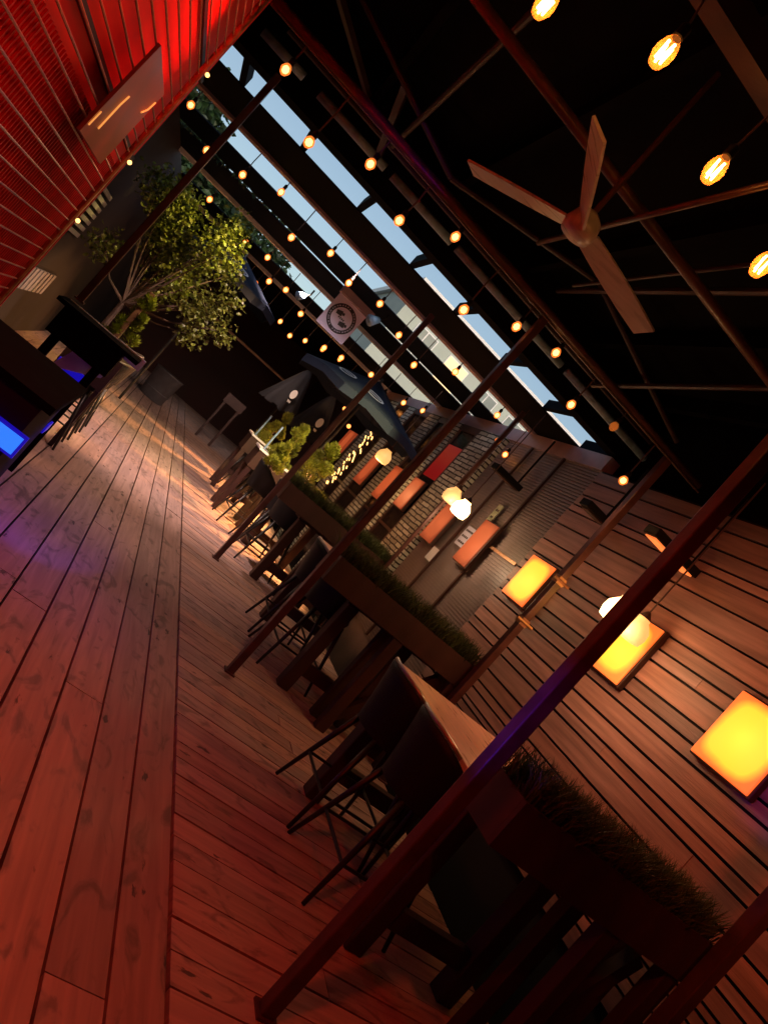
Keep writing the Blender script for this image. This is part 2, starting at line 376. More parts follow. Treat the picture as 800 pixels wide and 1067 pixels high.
# wall lamps
def wall_lamp(y, z, wy, wz, m, label, grp):
    t = thing('wall_lamp', (WX, y, z), label, 'wall lamp', grp)
    b = MB(); b.box((WX-.05, y-wy/2, z-wz/2), (WX-.004, y+wy/2, z+wz/2)); part(t, 'casing', b, M['timber'], bevel=.008)
    b = MB(); b.box((WX-.066, y-wy/2+.012, z-wz/2+.012), (WX-.052, y+wy/2-.012, z+wz/2-.012))
    o = b.build('diffuser', m, parent=t, org=(WX-.06, y, z), bevel=.006); o.location = Vector((WX-.06, y, z))-t.location
wall_lamp(2.86, 1.85, .46, .47, M['lampface'], 'large square amber wall lamp nearest the viewer, low on the cedar boards', 'square amber lamps on the cedar boards')
wall_lamp(4.07, 1.88, .47, .50, M['lampface'], 'square amber wall lamp behind the near post and the pendant shade', 'square amber lamps on the cedar boards')
wall_lamp(5.50, 1.86, .44, .46, M['lampface'], 'square amber wall lamp at the far end of the cedar boards', 'square amber lamps on the cedar boards')
wall_lamp(6.72, 1.85, .36, .56, M['lampdull'], 'dull orange upright lamp beside the white notice on the ribbed siding', 'orange lamps on the ribbed siding and windows')
wall_lamp(7.75, 1.80, .40, .56, M['lampdull'], 'dull orange upright lamp below the bright pendant, by the wide brick pier', 'orange lamps on the ribbed siding and windows')
wall_lamp(9.16, 1.86, .42, .50, M['lampdull'], 'dull orange square lamp between two brick piers under the red glow', 'orange lamps on the ribbed siding and windows')
wall_lamp(10.14, 1.80, .38, .6, M['lampdull'], 'orange lamp right of the dim yellow pendant, behind the middle post', 'orange lamps on the ribbed siding and windows')
wall_lamp(11.3, 1.80, .5, .62, M['lampdull'], 'long orange lamp left of the dim yellow pendant', 'orange lamps on the ribbed siding and windows')
wall_lamp(13.6, 1.95, .7, .5, M['lampdull'], 'rounded orange lamp farthest down the wall, beyond the fairy lights', 'orange lamps on the ribbed siding and windows')

# notices
def plate(name, y0, y1, z0, z1, m, label, marks=0, word=None):
    t = thing(name, (WX, (y0+y1)/2, z0), label, 'sign')
    b = MB(); b.box((WX-.012, y0, z0), (WX-.002, y1, z1)); part(t, 'plate', b, m)
    if marks:
        n = 3
        for i in range(n):
            b = MB()
            zz = z1-(z1-z0)*(i+.75)/(n+.4); y = y1-.025
            while y > y0+.04:
                l = random.uniform(.015, .05); b.box((WX-.0145, max(y0+.02, y-l), zz-.012), (WX-.0125, y, zz+.012)); y -= l+.012
            part(t, 'printed_line', b, M['ink'])
plate('paper_notice', 6.98, 7.20, 1.72, 1.97, M['notice'], 'pale blue white notice with dark printing left of the orange lamp', 3)
plate('narrow_plaque', 6.88, 6.99, 2.03, 2.34, M['plaque'], 'narrow greenish plaque above the white notice', 2)
plate('small_plate', 7.36, 7.52, 1.38, 1.55, M['white'], 'small blank light plate below the second orange lamp on the siding')

# heaters
def heater(y, x0, x1, z, label):
    t = thing('wall_heater', (x1, y, z), label, 'heater', 'slim bar heaters reaching out from the right wall')
    b = MB(); b.box((x0, y-.07, z-.02), (x1, y+.07, z+.045)); part(t, 'housing', b, M['black'], bevel=.008)
    b = MB(); b.box((x0+.03, y-.055, z-.032), (x1-.03, y+.055, z-.021)); part(t, 'heating_element', b, M['heat'] if y < 5 else M['timber'])
    b = MB(); b.tube([(x1-.05, y, z+.03), (x1-.05, y, 3.2)], .012); part(t, 'bracket', b, M['black'])
heater(4.05, 2.98, 3.46, 2.56, 'black bar heater with glowing orange underside near the near post')
heater(6.85, 3.08, 3.46, 2.57, 'black bar heater without glow hanging in front of the ribbed siding')
heater(5.2, 3.16, 3.46, 2.62, 'short dark bar heater half hidden between the near post and the cedar boards')

# ------------------------------------------------------------------ posts and pipes
def post(x, y, z0, z1, w_, label, collar=()):
    t = thing('square_post', (x, y, z0), label, 'post', 'red brown posts standing in rows')
    b = MB(); b.box((x-w_/2, y-w_/2, z0), (x+w_/2, y+w_/2, z1)); part(t, 'shaft', b, M['post'], bevel=.006)
    b = MB(); b.box((x-w_/2-.012, y-w_/2-.012, z0), (x+w_/2+.012, y+w_/2+.012, z0+.012)); part(t, 'foot_plate', b, M['post'])
    for zc in collar:
        b = MB(); b.tube([(x-w_/2-.05, y-w_/2, zc), (x+w_/2+.05, y-w_/2, zc)], .014, 8); b.box((x-w_/2-.006, y-w_/2-.006, zc-.03), (x+w_/2+.006, y+w_/2+.006, zc+.03)); part(t, 'clamp', b, M['wire'])
post(1.57, 1.95, 0, 3.24, .058, 'thick near post crossing the lower right, standing on the deck in front', ())
post(1.60, 4.53, 0, 3.14, .055, 'middle deck post with its foot on the open boards, second from the viewer', ())
post(1.60, 7.10, 0, 3.24, .055, 'third deck post, behind the stools of the second table', ())
post(3.03, 1.95, 0, 3.24, .068, 'near post by the cedar boards, bottom right, foot hidden behind grass', ())
post(3.03, 4.53, 0, 3.14, .06, 'post at the right end of the second grass planter, before the cedar boards', (1.95, 1.55))
post(3.03, 7.10, 0, 3.24, .04, 'thin post in front of the ribbed siding under the eave', ())
post(-.66, 5.60, 1.16, 3.24, .05, 'post rising from the far end of the bar counter, left of the tree', ())
post(-.42, 7.0, 0, 1.55, .05, 'short purple lit post in front of the left golden conifer', ())

def pipe(name, p, q, r, m, label, cat='pipe', grp='cross pipes under the roof', n=12, segs=1):
    b = MB(); b.tube([p, q], r, n); return simple(name, b, m, label, cat, grp, org=p, smooth=True)
pipe('cross_pipe', (-.80, 4.53, 3.17), (3.38, 4.53, 3.17), .036, M['post'], 'thick red brown pipe running across, carrying the nearest row of lights')
pipe('cross_pipe', (-.80, 3.18, 3.3), (3.46, 3.14, 3.3), .028, M['post'], 'red brown pipe crossing above the ceiling fan')
b = MB(); b.beam((-.8, 2.18, 3.33), (3.46, 2.18, 3.33), .09, .09); simple('cross_beam', b, M['timber'], 'square timber beam at the top right corner behind the nearest bulbs', 'beam', org=(0, 2.18, 3.33))
pipe('fan_rail', (1.12, 2.25, 3.262), (1.12, 4.15, 3.262), .015, M['post'], 'thin rail crossing the pipe just behind the fan', 'rail', None)
M['truss'] = mat('dark_red_steel', (.03, .008, .007, 1), .5, var=.4)
pipe('fan_rail', (1.62, 2.25, 3.45), (1.62, 4.6, 3.45), .012, M['truss'], 'thin rail right of the fan under the dark roof', 'rail', None)
segs = [(-.9, -.50), (-.40, .28), (.31, .98), (1.0, 2.3), (2.33, 3.46)]
names = ['shortest piece of grey conduit at the left by the first string light', 'grey conduit length left of the second pair of lights', 'grey conduit length over the third and fourth lights', 'long grey conduit length in the middle under the roof edge', 'grey conduit length ending over the cedar boards']
for (a, c), nme in zip(segs, names):
    pipe('grey_conduit', (a+.02, 5.41, 3.3), (c-.02, 5.41, 3.3), .032, M['gal'], nme, 'conduit', 'grey conduit under the roof edge')

# ------------------------------------------------------------------ roof
def slab(name, y0, y1, z0, z1, m, label, cat='roof', grp=None, x0=-1.75, x1=3.62):
    b = MB(); b.box((x0, y0, z0), (x1, y1, z1)); return simple(name, b, m, label, cat, grp, org=(x0, y0, z0))
t = thing('patio_roof', (1, 1, 3.9), 'dark solid patio roof with timber rafters above the fan and nearest bulbs', 'roof')
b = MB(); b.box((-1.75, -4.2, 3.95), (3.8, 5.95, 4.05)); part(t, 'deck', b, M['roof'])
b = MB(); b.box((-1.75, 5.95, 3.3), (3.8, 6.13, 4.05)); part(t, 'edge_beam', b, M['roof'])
b = MB(); b.box((3.64, -4.2, 3.1), (3.8, 5.95, 3.95)); b.box((-1.75, -4.2, 3.28), (-1.62, 5.95, 3.95)); part(t, 'side_closure', b, M['roof'])
for x in (-1.0, -.1, .8, 1.7, 2.6, 3.4):
    b = MB(); b.box((x-.03, -4, 3.8), (x+.03, 5.94, 3.94)); part(t, 'rafter', b, M['roof'])
tr = [((.6, 5.0, 3.45), (1.9, 5.0, 3.78)), ((1.9, 5.0, 3.78), (3.3, 5.0, 3.45)), ((-.6, 5.0, 3.78), (.6, 5.0, 3.45)),
      ((.2, 2.2, 3.78), (.2, 5.6, 3.5)), ((1.9, 2.2, 3.5), (1.9, 5.6, 3.75)), ((2.7, 2.6, 3.7), (2.7, 5.6, 3.45)), ((-.8, 5.6, 3.5), (3.5, 5.6, 3.5))]
for p_, q_ in tr:
    b = MB(); b.tube([p_, q_], .022, 8); part(t, 'truss_bar', b, M['truss'])
for i, x in enumerate((-.95, -.28, .39, 1.06, 1.65, 2.32, 2.99, 3.6)):
    b = MB(); b.box((x-.03, 6.133, 3.3), (x+.03, 6.667, 3.40))
    simple('glazing_bar', b, M['slate'], '%s dark glazing bar from the left across the skylight strip' % ORD[i], 'glazing bar', 'dark bars across the skylight strip', org=(x, 6.4, 3.3))
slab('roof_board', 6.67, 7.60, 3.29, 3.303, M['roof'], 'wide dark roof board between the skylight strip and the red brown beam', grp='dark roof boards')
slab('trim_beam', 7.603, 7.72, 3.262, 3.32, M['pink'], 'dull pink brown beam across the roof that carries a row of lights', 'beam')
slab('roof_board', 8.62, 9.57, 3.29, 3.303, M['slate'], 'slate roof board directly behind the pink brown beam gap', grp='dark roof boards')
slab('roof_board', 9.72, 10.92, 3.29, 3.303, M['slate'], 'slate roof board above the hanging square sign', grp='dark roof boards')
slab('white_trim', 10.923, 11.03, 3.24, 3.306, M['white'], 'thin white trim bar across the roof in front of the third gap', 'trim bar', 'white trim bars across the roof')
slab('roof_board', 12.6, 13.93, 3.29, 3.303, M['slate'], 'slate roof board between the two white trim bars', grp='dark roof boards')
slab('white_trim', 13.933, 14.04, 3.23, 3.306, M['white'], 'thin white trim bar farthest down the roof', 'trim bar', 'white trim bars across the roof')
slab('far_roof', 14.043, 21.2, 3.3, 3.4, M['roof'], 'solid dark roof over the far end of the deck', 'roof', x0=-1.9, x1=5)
# small dividers in sliver + bars on gaps along Y
b = MB(); b.box((WX+.02, 5.96, 3.11), (WX+.20, 14.0, 3.27)); simple('eave_beam', b, M['pink'], 'red brown eave beam above the siding and brick piers', 'beam', org=(WX, 6, 3.1))
b = MB(); b.box((WX+.13, 5.96, 3.28), (WX+.5, 14.0, 3.298)); simple('eave_flashing', b, M['slate'], 'grey blue flashing along the top of the window wall', 'flashing', org=(WX, 6, 3.3))
b = MB(); b.beam((-.0, 5.0, 3.62), (.25, 6.1, 3.4), .05, .05); b.beam((-.6, 4.6, 3.5), (-.15, 5.6, 3.62), .04, .04); simple('roof_brace', b, M['truss'], 'short red brown roof brace above the left skylight panes', 'brace', org=(0, 5, 3.5))

# ------------------------------------------------------------------ string lights
def make_bulb(name, drop, r, mb_, ml):
    t = thing(name, (0, 0, 0), 'x', 'string light')
    b = MB(); b.tube([(0, 0, r*1.7), (.006, 0, drop*.6), (0, 0, drop)], .0055, 6); b.build('cord', M['cable'], parent=t)
    b = MB(); b.lathe((0, 0, 0), [(.014, r*1.0), (.018, r*1.1), (.018, r*2.1), (.010, r*2.4)], 10); b.build('socket', M['black'], parent=t)
    b = MB(); b.lathe((0, 0, 0), [(.004, -r*1.2), (r*.6, -r*.95), (r*.95, -r*.3), (r, r*.05), (r*.75, r*.65), (r*.4, r*1.05)], 14); gl = b.build('bulb_glass', mb_, parent=t, smooth=True)
    if mb_ is M['glow']:
        b = MB(); b.lathe((0, 0, 0), [(.002, -r*.8), (r*.5, -r*.55), (r*.68, 0), (r*.4, r*.55), (.002, r*.6)], 10); b.build('filament', M['core'], parent=gl, smooth=True)
    return t
protos = {}
def get_bulb(drop, r, kind):
    key = (round(drop, 2), r, kind)
    if key not in protos:
        t = make_bulb('string_light', drop, r, {'lit': M['glow'], 'off': M['amber']}[kind], None); protos[key] = (t, [False])
    return protos[key]
def bulbs(lst, y, ztop, r, rowdesc, group, off=()):
    for i, (x, z) in enumerate(lst):
        dy = 0
        d = round(max(.05, ztop-z)/.04)*.04
        t, used = get_bulb(d, r, 'off' if i in off else 'lit')
        lab = '%s light from the left hanging from %s' % (ORD[i], rowdesc)
        if i in off: lab = 'unlit amber bulb, %s from the left, hanging from %s' % (ORD[i], rowdesc)
        if not used[0]: o = t; used[0] = True; o.location = (x, y, z); o['label'] = lab
        else: o = dup(t, (x, y, z), lab)
        o['group'] = group; o.rotation_euler = (0, 0, random.uniform(0, 6.28)); o.scale = [random.uniform(.92, 1.06)]*2+[1]
bulbs([(-.53, 2.96), (-.19, 2.78), (.14, 2.96), (.48, 2.86), (.80, 3.05), (1.15, 2.78), (1.49, 2.96), (1.82, 3.04), (2.16, 2.88), (2.52, 3.0), (2.87, 2.79)], 4.53, 3.14, .032,
      'the nearest thick cross pipe', 'string lights on the nearest cross pipe', off=(9,))
bulbs([(-1.29, 3.09), (-.94, 2.9), (-.57, 2.98), (-.21, 3.13), (.14, 2.89), (.52, 3.06), (.85, 2.98), (1.23, 3.06), (1.6, 2.97), (1.94, 2.86), (2.34, 3.13), (3.05, 3.13), (3.27, 2.93), (3.45, 2.88)], 7.66, 3.27, .037,
      'the pink brown beam', 'string lights on the pink brown beam')
bulbs([(-.92, 3.06), (-.21, 2.98), (.14, 3.05), (.37, 2.82), (.62, 2.90), (1.0, 2.8), (1.58, 2.68), (1.87, 2.75), (2.38, 2.88), (2.72, 2.78), (3.06, 2.92), (3.38, 3.04)], 10.98, 3.23, .043,
      'the nearer white trim bar', 'string lights on the nearer white trim bar')
bulbs([(.12, 2.9), (.32, 2.98), (.49, 2.8), (.74, 2.74), (1.09, 2.79), (1.39, 2.72), (1.66, 2.85), (2.01, 2.96), (2.38, 3.05), (2.7, 2.6), (3.03, 3.1)], 13.98, 3.22, .048,
      'the far white trim bar', 'string lights on the far white trim bar')
for i, (x, z, y) in enumerate([(.47, 3.05, 2.11), (.88, 3.05, 2.22), (.15, 3.05, 2.43), (1.29, 3.05, 2.3)]):
    t = thing('filament_bulb', (x, y, z), ['large glowing filament bulb near the top edge, second from the left', 'large glowing filament bulb third from the left, right of the fan', 'large glowing filament bulb cut by the top edge of the view', 'large glowing filament bulb cut by the right edge of the view'][i], 'bulb', 'large filament bulbs under the near roof')
    b = MB(); b.lathe((x, y, z), [(.004, -.058), (.022, -.05), (.033, -.02), (.034, 0), (.026, .03), (.015, .048)], 16); part(t, 'bulb_glass', b, M['amber'], smooth=True)
    b = MB()
    for k in range(4):
        a = PI/2*k; b.tube([(x+.012*math.cos(a), y+.012*math.sin(a), z-.036), (x+.015*math.cos(a+.4), y+.015*math.sin(a+.4), z+.024)], .0045, 6)
    part(t, 'filament', b, M['bulbnear'])
    b = MB(); b.lathe((x, y, z), [(.015, .048), (.019, .052), (.019, .09), (.01, .1)], 12); part(t, 'socket', b, M['black'])
    b = MB(); b.tube([(x, y, z+.1), (x, 2.18, 3.29)], .004, 6); part(t, 'cord', b, M['cable'])
for y, z, lab in ((4.53, 3.13, 'thin black light cable along the nearest cross pipe'), (10.98, 3.26, 'thin black light cable along the nearer white trim bar'), (13.98, 3.26, 'thin black light cable along the far white trim bar')):
    b = MB(); b.tube([(-1.3 if y > 5 else -.75, y-.03, z), (3.4, y-.03, z)], .006, 6); simple('light_cable', b, M['cable'], lab, 'cable', 'cables of the string lights', org=(0, y, z))
# lit bulbs along the edge of the red panel and the far glimmers
for i, (x, y, z, lab) in enumerate([(-.75, 4.25, 2.55, 'small lit bulb clipped to the upper part of the red panel pole'), (-.75, 4.25, 1.95, 'small lit bulb clipped to the middle of the red panel pole'), (-.75, 4.25, 1.55, 'small lit bulb clipped to the lower part of the red panel pole'), (2.7, 12.2, 2.3, 'single orange light between the closed and the open umbrella'), (3.05, 12.6, 2.15, 'small orange light just under the open umbrella on the left'), (2.3, 13, 1.5, 'low orange light behind the closed umbrellas'), (2.6, 13, 1.42, 'lowest orange light behind the closed umbrellas and conifers')]):
    b = MB(); rr = .012 if i < 3 else .04; b.lathe((0, 0, 0), [(.002, -rr), (rr*.8, -rr*.6), (rr, 0), (rr*.8, rr*.6), (.002, rr)], 10)
    o = simple('small_light', b, M['fairy'] if i < 3 else M['bulb'], lab, 'light', smooth=True); o.location = (x, y, z)
# fairy light column
t = thing('fairy_light_curtain', (3.4, 12.4, 1.2), 'column of many tiny warm fairy lights on the window under the open umbrella', 'fairy lights')
b = MB()
for k in range(3):
    b.tube([(3.42, 12.2+.16*k, 1.15), (3.42, 12.2+.16*k, 2.35)], .004, 5)
part(t, 'cable', b, M['cable'])
for k in range(36):
    b = MB()
    z = 1.2+1.1*(k//3)/11.; y = 12.2+.16*(k % 3)+random.uniform(-.07, .07); z += random.uniform(-.05, .05)
    b.tube([(3.40, y-.03, z-.02), (3.40, y+.03, z+.02)], .011, 6)
    part(t, 'tiny_lamp', b, M['fairy'])

# ------------------------------------------------------------------ pendants
def pendant(x, y, z, m, label, s=1):
    t = thing('pendant_lamp', (x, y, z), label, 'pendant lamp', 'milk glass pendants along the tables')
    b = MB(); b.lathe((x, y, z), [(.05*s, -.085*s), (.085*s, -.075*s), (.098*s, -.02*s), (.092*s, .03*s), (.06*s, .07*s), (.045*s, .085*s), (.045*s, .1*s)], 20); part(t, 'shade', b, m, smooth=True)
    b = MB(); b.lathe((x, y, z), [(.046*s, .101*s), (.03*s, .125*s), (.012, .15*s)], 14); part(t, 'cap', b, M['timber'])
    b = MB(); b.tube([(x, y, z+.14*s), (x, y, 3.27)], .006, 6); part(t, 'cord', b, M['cable'])
pendant(3.02, 3.80, 1.99, M['pend'], 'brightest milk glass pendant, half hidden by the near post')
pendant(3.26, 3.86, 1.99, M['penddim'], 'dull yellow pendant shade just right of the near post')
pendant(3.04, 6.66, 2.0, M['pend'], 'glaring white pendant in front of the ribbed siding')
pendant(3.02, 7.0, 2.06, M['penddim'], 'dull yellow pendant touching the left side of the glaring one', 1.0)
pendant(3.04, 9.8, 2.03, M['penddim'], 'small dim yellow pendant under the open umbrella', 1.15)

# ------------------------------------------------------------------ ceiling fan
hub = Vector((.92, 3.05, 2.98))
t = thing('ceiling_fan', hub, 'three bladed ceiling fan with pale wood blades under the dark roof', 'fan')
b = MB(); b.lathe(hub, [(.03, -.05), (.075, -.04), (.085, 0), (.07, .05), (.035, .08)], 20); part(t, 'motor', b, M['fan'], smooth=True)
b = MB(); b.tube([hub+Vector((0, 0, .08)), hub+Vector((0, 0, .9))], .014, 10); part(t, 'down_rod', b, M['post'])
for tip, tw in (((.36, 3.62, 3.0), -.12), ((.58, 2.52, 3.02), -.75), ((1.53, 3.2, 2.98), -.45)):
    d = Vector(tip)-hub; d.z = 0; Ln = .66; d.normalize(); s = Vector((-d.y, d.x, 0)); up = Vector((0, 0, 1))
    b = MB(); n = 7; vs = []
    for i in range(n):
        a = .07+(Ln-.07)*i/(n-1); wd = .042+.02*math.sin(PI*min(1, .15+i/(n-1)*.6)); tt_ = tw*(1-.3*i/(n-1))
        cd = s*math.cos(tt_)+up*math.sin(tt_); nn = d.cross(cd)
        p = hub+d*a
        vs += [p-cd*wd-nn*.006, p+cd*wd-nn*.006, p+cd*wd+nn*.006, p-cd*wd+nn*.006]
    fs = [(i*4+k, i*4+(k+1) % 4, i*4+4+(k+1) % 4, i*4+4+k) for i in range(n-1) for k in range(4)]+[(3, 2, 1, 0), tuple(4*(n-1)+k for k in range(4))]
    b.add(vs, fs); part(t, 'blade', b, M['fan'])

# ------------------------------------------------------------------ red panel on the left
PX = -.77
t = thing('red_screen_panel', (PX-.1, 2, 0), 'red lit ribbed screen with brass wires rising above the bar on the left', 'screen panel')
b = MB(); b.box((PX-.13, -3, .76), (PX-.09, 4.84, 3.3)); part(t, 'red_backing', b, M['red'])
b = MB(); y = -.2
while y < 4.80:
    b.box((PX-.088, y, .77), (PX-.080, y+.010, 1.92)); y += .04
part(t, 'lower_reed_ribs', b, mat('red_reed', (.55, .02, .015, 1), .6, var=.2))
b = MB()
for zz in (2.02, 2.62): b.box((PX-.088, -3, zz), (PX-.07, 4.8, zz+.025))
part(t, 'dark_rail', b, M['ink'])
z = .80; k = 0
while z < 3.25:
    b = MB(); b.tube([(PX, -1.0, z), (PX, 4.17, z)], .0045, 6); part(t, 'wire', b, M['wire']); z += .0655
b = MB(); b.tube([(PX, 4.2, .7), (PX, 4.2, 3.24)], .017, 10); part(t, 'edge_pole', b, M['wire'])
tm = thing('tinted_mirror', (PX+.02, 3.47, 2.0), 'crooked brownish mirror with painted light glints, hung on the red screen', 'mirror')
b = MB(); q = [(3.2, 2.24), (3.78, 2.23), (3.75, 1.80), (3.14, 1.79)]
b.add([(PX+.012, a, c) for a, c in q]+[(PX+.026, a, c) for a, c in q], [(0, 1, 2, 3), (7, 6, 5, 4), (0, 4, 5, 1), (1, 5, 6, 2), (2, 6, 7, 3), (3, 7, 4, 0)])
part(tm, 'glass', b, M['mirror'])
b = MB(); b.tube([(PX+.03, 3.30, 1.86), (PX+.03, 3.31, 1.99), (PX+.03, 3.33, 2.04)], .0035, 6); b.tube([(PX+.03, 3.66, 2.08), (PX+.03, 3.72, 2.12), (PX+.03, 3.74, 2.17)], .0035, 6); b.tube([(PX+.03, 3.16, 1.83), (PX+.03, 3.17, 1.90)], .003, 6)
part(tm, 'painted_glint', b, emat('glint_glow', (1, .36, .08, 1), .9))  # glowing strokes painted on in place of reflected lights

# ------------------------------------------------------------------ bar on the left
t = thing('bar_counter', (-.45, 3.2, 0), 'black bar counter along the left edge below the red screen', 'bar counter')
b = MB(); b.box((-.68, 3.26, 0), (-.22, 4.3, .86)); part(t, 'body', b, M['void'])
ctm = mat('dark_brown_counter', (.004, .002, .002, 1), .9, var=.3, spec=.05)
b = MB(); b.box((-.74, 3.25, .862), (-.18, 4.29, .90)); part(t, 'countertop', b, ctm)
b = MB(); b.box((-.72, 5.2, 1.10), (-.10, 5.56, 1.13)); part(t, 'raised_top', b, ctm)
b = MB(); b.box((-.66, 5.25, .9), (-.2, 5.5, 1.098)); part(t, 'drawer_box', b, ctm)
for lx in (-.62, -.30):
    b = MB(); b.box((lx, 5.3, 0), (lx+.06, 5.36, .898)); part(t, 'leg', b, ctm)
b = MB(); b.box((-.70, 5.565, 1.085), (-.30, 5.59, 1.135)); b.box((-.30, 5.565, 1.05), (-.07, 5.60, 1.14)); part(t, 'white_end_trim', b, M['white'])
t2 = thing('blue_screen', (-.23, 3.5, .45), 'bright blue lit screen low on the face of the bar counter', 'screen')
b = MB(); b.box((-.52, 3.215, .635), (-.18, 3.24, .742)); part(t2, 'bezel', b, M['bluedim'])
b = MB(); b.box((-.51, 3.209, .648), (-.192, 3.2135, .730)); part(t2, 'display', b, M['blue'])
b = MB(); b.box((-.48, 3.22, 0), (-.45, 3.235, .633)); b.box((-.26, 3.22, 0), (-.23, 3.235, .633)); part(t2, 'stand', b, M['void'])
b = MB(); b.box((-.235, 4.55, .50), (-.222, 4.72, .56)); simple('blue_indicator', b, M['bluedim'], 'tiny blue indicator light right of the blue screen', 'indicator light', org=(-.23, 4.6, .5))
t3 = thing('folding_side_board', (-.45, 5.45, .6), 'pale triangular board with a flap glowing blue below, at the end of the bar', 'side board')
b = MB(); pts = [(-.52, .70), (-.42, 1.02), (-.20, 1.03), (-.22, .86)]
b.add([(a, 5.42, c) for a, c in pts]+[(a, 5.44, c) for a, c in pts], [(0, 3, 2, 1)[::-1], (4, 5, 6, 7)[::-1], (0, 1, 5, 4), (1, 2, 6, 5), (2, 3, 7, 6), (3, 0, 4, 7)]); part(t3, 'board', b, M['white'])
b = MB(); b.box((-.50, 5.43, .56), (-.26, 5.46, .80)); part(t3, 'blue_glow_flap', b, M['bluedim'])  # blue light on the flap is put in as its own glow

# ------------------------------------------------------------------ stools
def make_stool():
    t = thing('bar_stool', (0, 0, 0), 'x', 'bar stool')
    b = MB(); b.lathe((0, 0, .57), [(.17, 0), (.205, .02), (.215, .05), (.20, .075), (.12, .085)], 20); b.build('seat', M['stool'], parent=t, smooth=True)
    n = 22; m = 6
    def P(i, j, off):
        ph = PI+(-1+2*i/n)*math.radians(112); a = abs(-1+2*i/n)
        top = .93-.20*a**2.6; z0 = .58; z = z0+(top-z0)*j/m
        r = .212+.05*(j/m)**1.2+off
        return Vector((r*math.cos(ph)*1.02, r*math.sin(ph), z))
    b = MB(); vs = [P(i, j, 0) for i in range(n+1) for j in range(m+1)]+[P(i, j, -.025) for i in range(n+1) for j in range(m+1)]
    W = m+1; Nn = (n+1)*W; fs = []
    for i in range(n):
        for j in range(m):
            a = i*W+j; fs += [(a, a+1, a+W+1, a+W), (Nn+a, Nn+a+W, Nn+a+W+1, Nn+a+1)]
        a = i*W+m; fs.append((a, Nn+a, Nn+a+W, a+W))
    for j in range(m):
        fs.append((j, Nn+j, Nn+j+1, j+1)); a = n*W+j; fs.append((a, a+1, Nn+a+1, Nn+a))
    b.add(vs, fs); br = b.build('backrest', M['stool'], parent=t, smooth=True)
    b = MB(); b.tube([P(i, m, -.012)+Vector((0, 0, .012)) for i in range(5, n-4)], .011, 8); b.build('rim', M['rim'], parent=br, smooth=True)
    for sx in (-1, 1):
        for sy in (-1, 1):
            b = MB(); b.tube([(sx*.245, sy*.235, 0), (sx*.14, sy*.14, .58)], .011, 8, r2=.019); b.build('leg', M['stoolmetal'], parent=t, smooth=True)
    b = MB(); c = [(-.205, -.20), (.205, -.20), (.205, .20), (-.205, .20), (-.205, -.20)]
    for p_, q_ in zip(c, c[1:]): b.tube([(p_[0], p_[1], .22), (q_[0], q_[1], .22)], .009, 6)
    b.build('footrest', M['stoolmetal'], parent=t)
    return t
st = make_stool()
spots = [(2.12, 2.85, 0, 'black tub bar stool at the near table, closest to the near post'), (2.12, 3.36, 0, 'black tub bar stool at the near table, farther from the near post'),
         (2.13, 5.30, .06, 'black tub bar stool at the second table, right behind the middle post foot'), (2.13, 5.84, -.05, 'black tub bar stool at the second table, at its far end'),
         (2.12, 7.95, .05, 'black bar stool at the third table, nearer one, by the grass planter'), (2.12, 8.45, 0, 'black bar stool at the third table, farther one'),
         (1.92, 9.15, .1, 'black bar stool standing beside the nearer white rimmed planter stand'), (2.05, 10.4, 0, 'black bar stool between the two white rimmed planter stands'),
         (2.1, 11.5, 0, 'black bar stool past the farther white rimmed planter stand'), (2.1, 12.3, 0, 'farthest black bar stool of the right row, in the dark'),
         (-.38, 8.15, PI, 'black bar stool with its legs showing on the left side of the deck'), (-.40, 7.5, PI, 'black bar stool against the left side, nearest to the bar end'), (-.42, 8.9, PI, 'black bar stool on the left side next to the zinc bin'), (-.42, 6.8, PI, 'black bar stool tucked right behind the end of the bar counter')]
for i, (x, y, r, lab) in enumerate(spots):
    if i == 0: o = st; o.location = (x, y, 0); o.rotation_euler = (0, 0, r); o['label'] = lab
    else: o = dup(st, (x, y, 0), lab, r)
    o['group'] = 'black tub bar stools'

# ------------------------------------------------------------------ tables
def table(y0, y1, label):
    x0, x1 = 2.03, 3.04
    t = thing('bar_table', ((x0+x1)/2, (y0+y1)/2, 0), label, 'table', 'timber bar tables along the wall')
    b = MB(); n = 3; wd = (x1-x0)/n
    for i in range(n): b.box((x0+wd*i+(.002 if i else 0), y0, .862), (x0+wd*(i+1), y1, .90))
    part(t, 'tabletop', b, M['tabletop'], bevel=.004)
    for x in (x0+.10, x1-.34):
        for y in (y0+.08, y1-.08):
            b = MB(); b.box((x-.05, y-.05, 0), (x+.05, y+.05, .80)); part(t, 'leg', b, M['timber'], bevel=.008)
    for y in (y0+.08, y1-.08):
        b = MB(); b.box((x0+.152, y-.03, .16), (x1-.392, y+.03, .26)); part(t, 'stretcher', b, M['timber'], bevel=.005)
    b = MB(); b.box((x0+.04, y0+.04, .802), (x1-.04, y1-.04, .86)); part(t, 'apron', b, M['timber'])
table(2.45, 3.68, 'nearest timber bar table with a lit orange top beside the near post')
table(4.88, 6.40, 'second timber bar table, in the dark behind the second grass planter')
table(7.42, 8.95, 'third timber bar table with reddish legs behind the third grass planter')

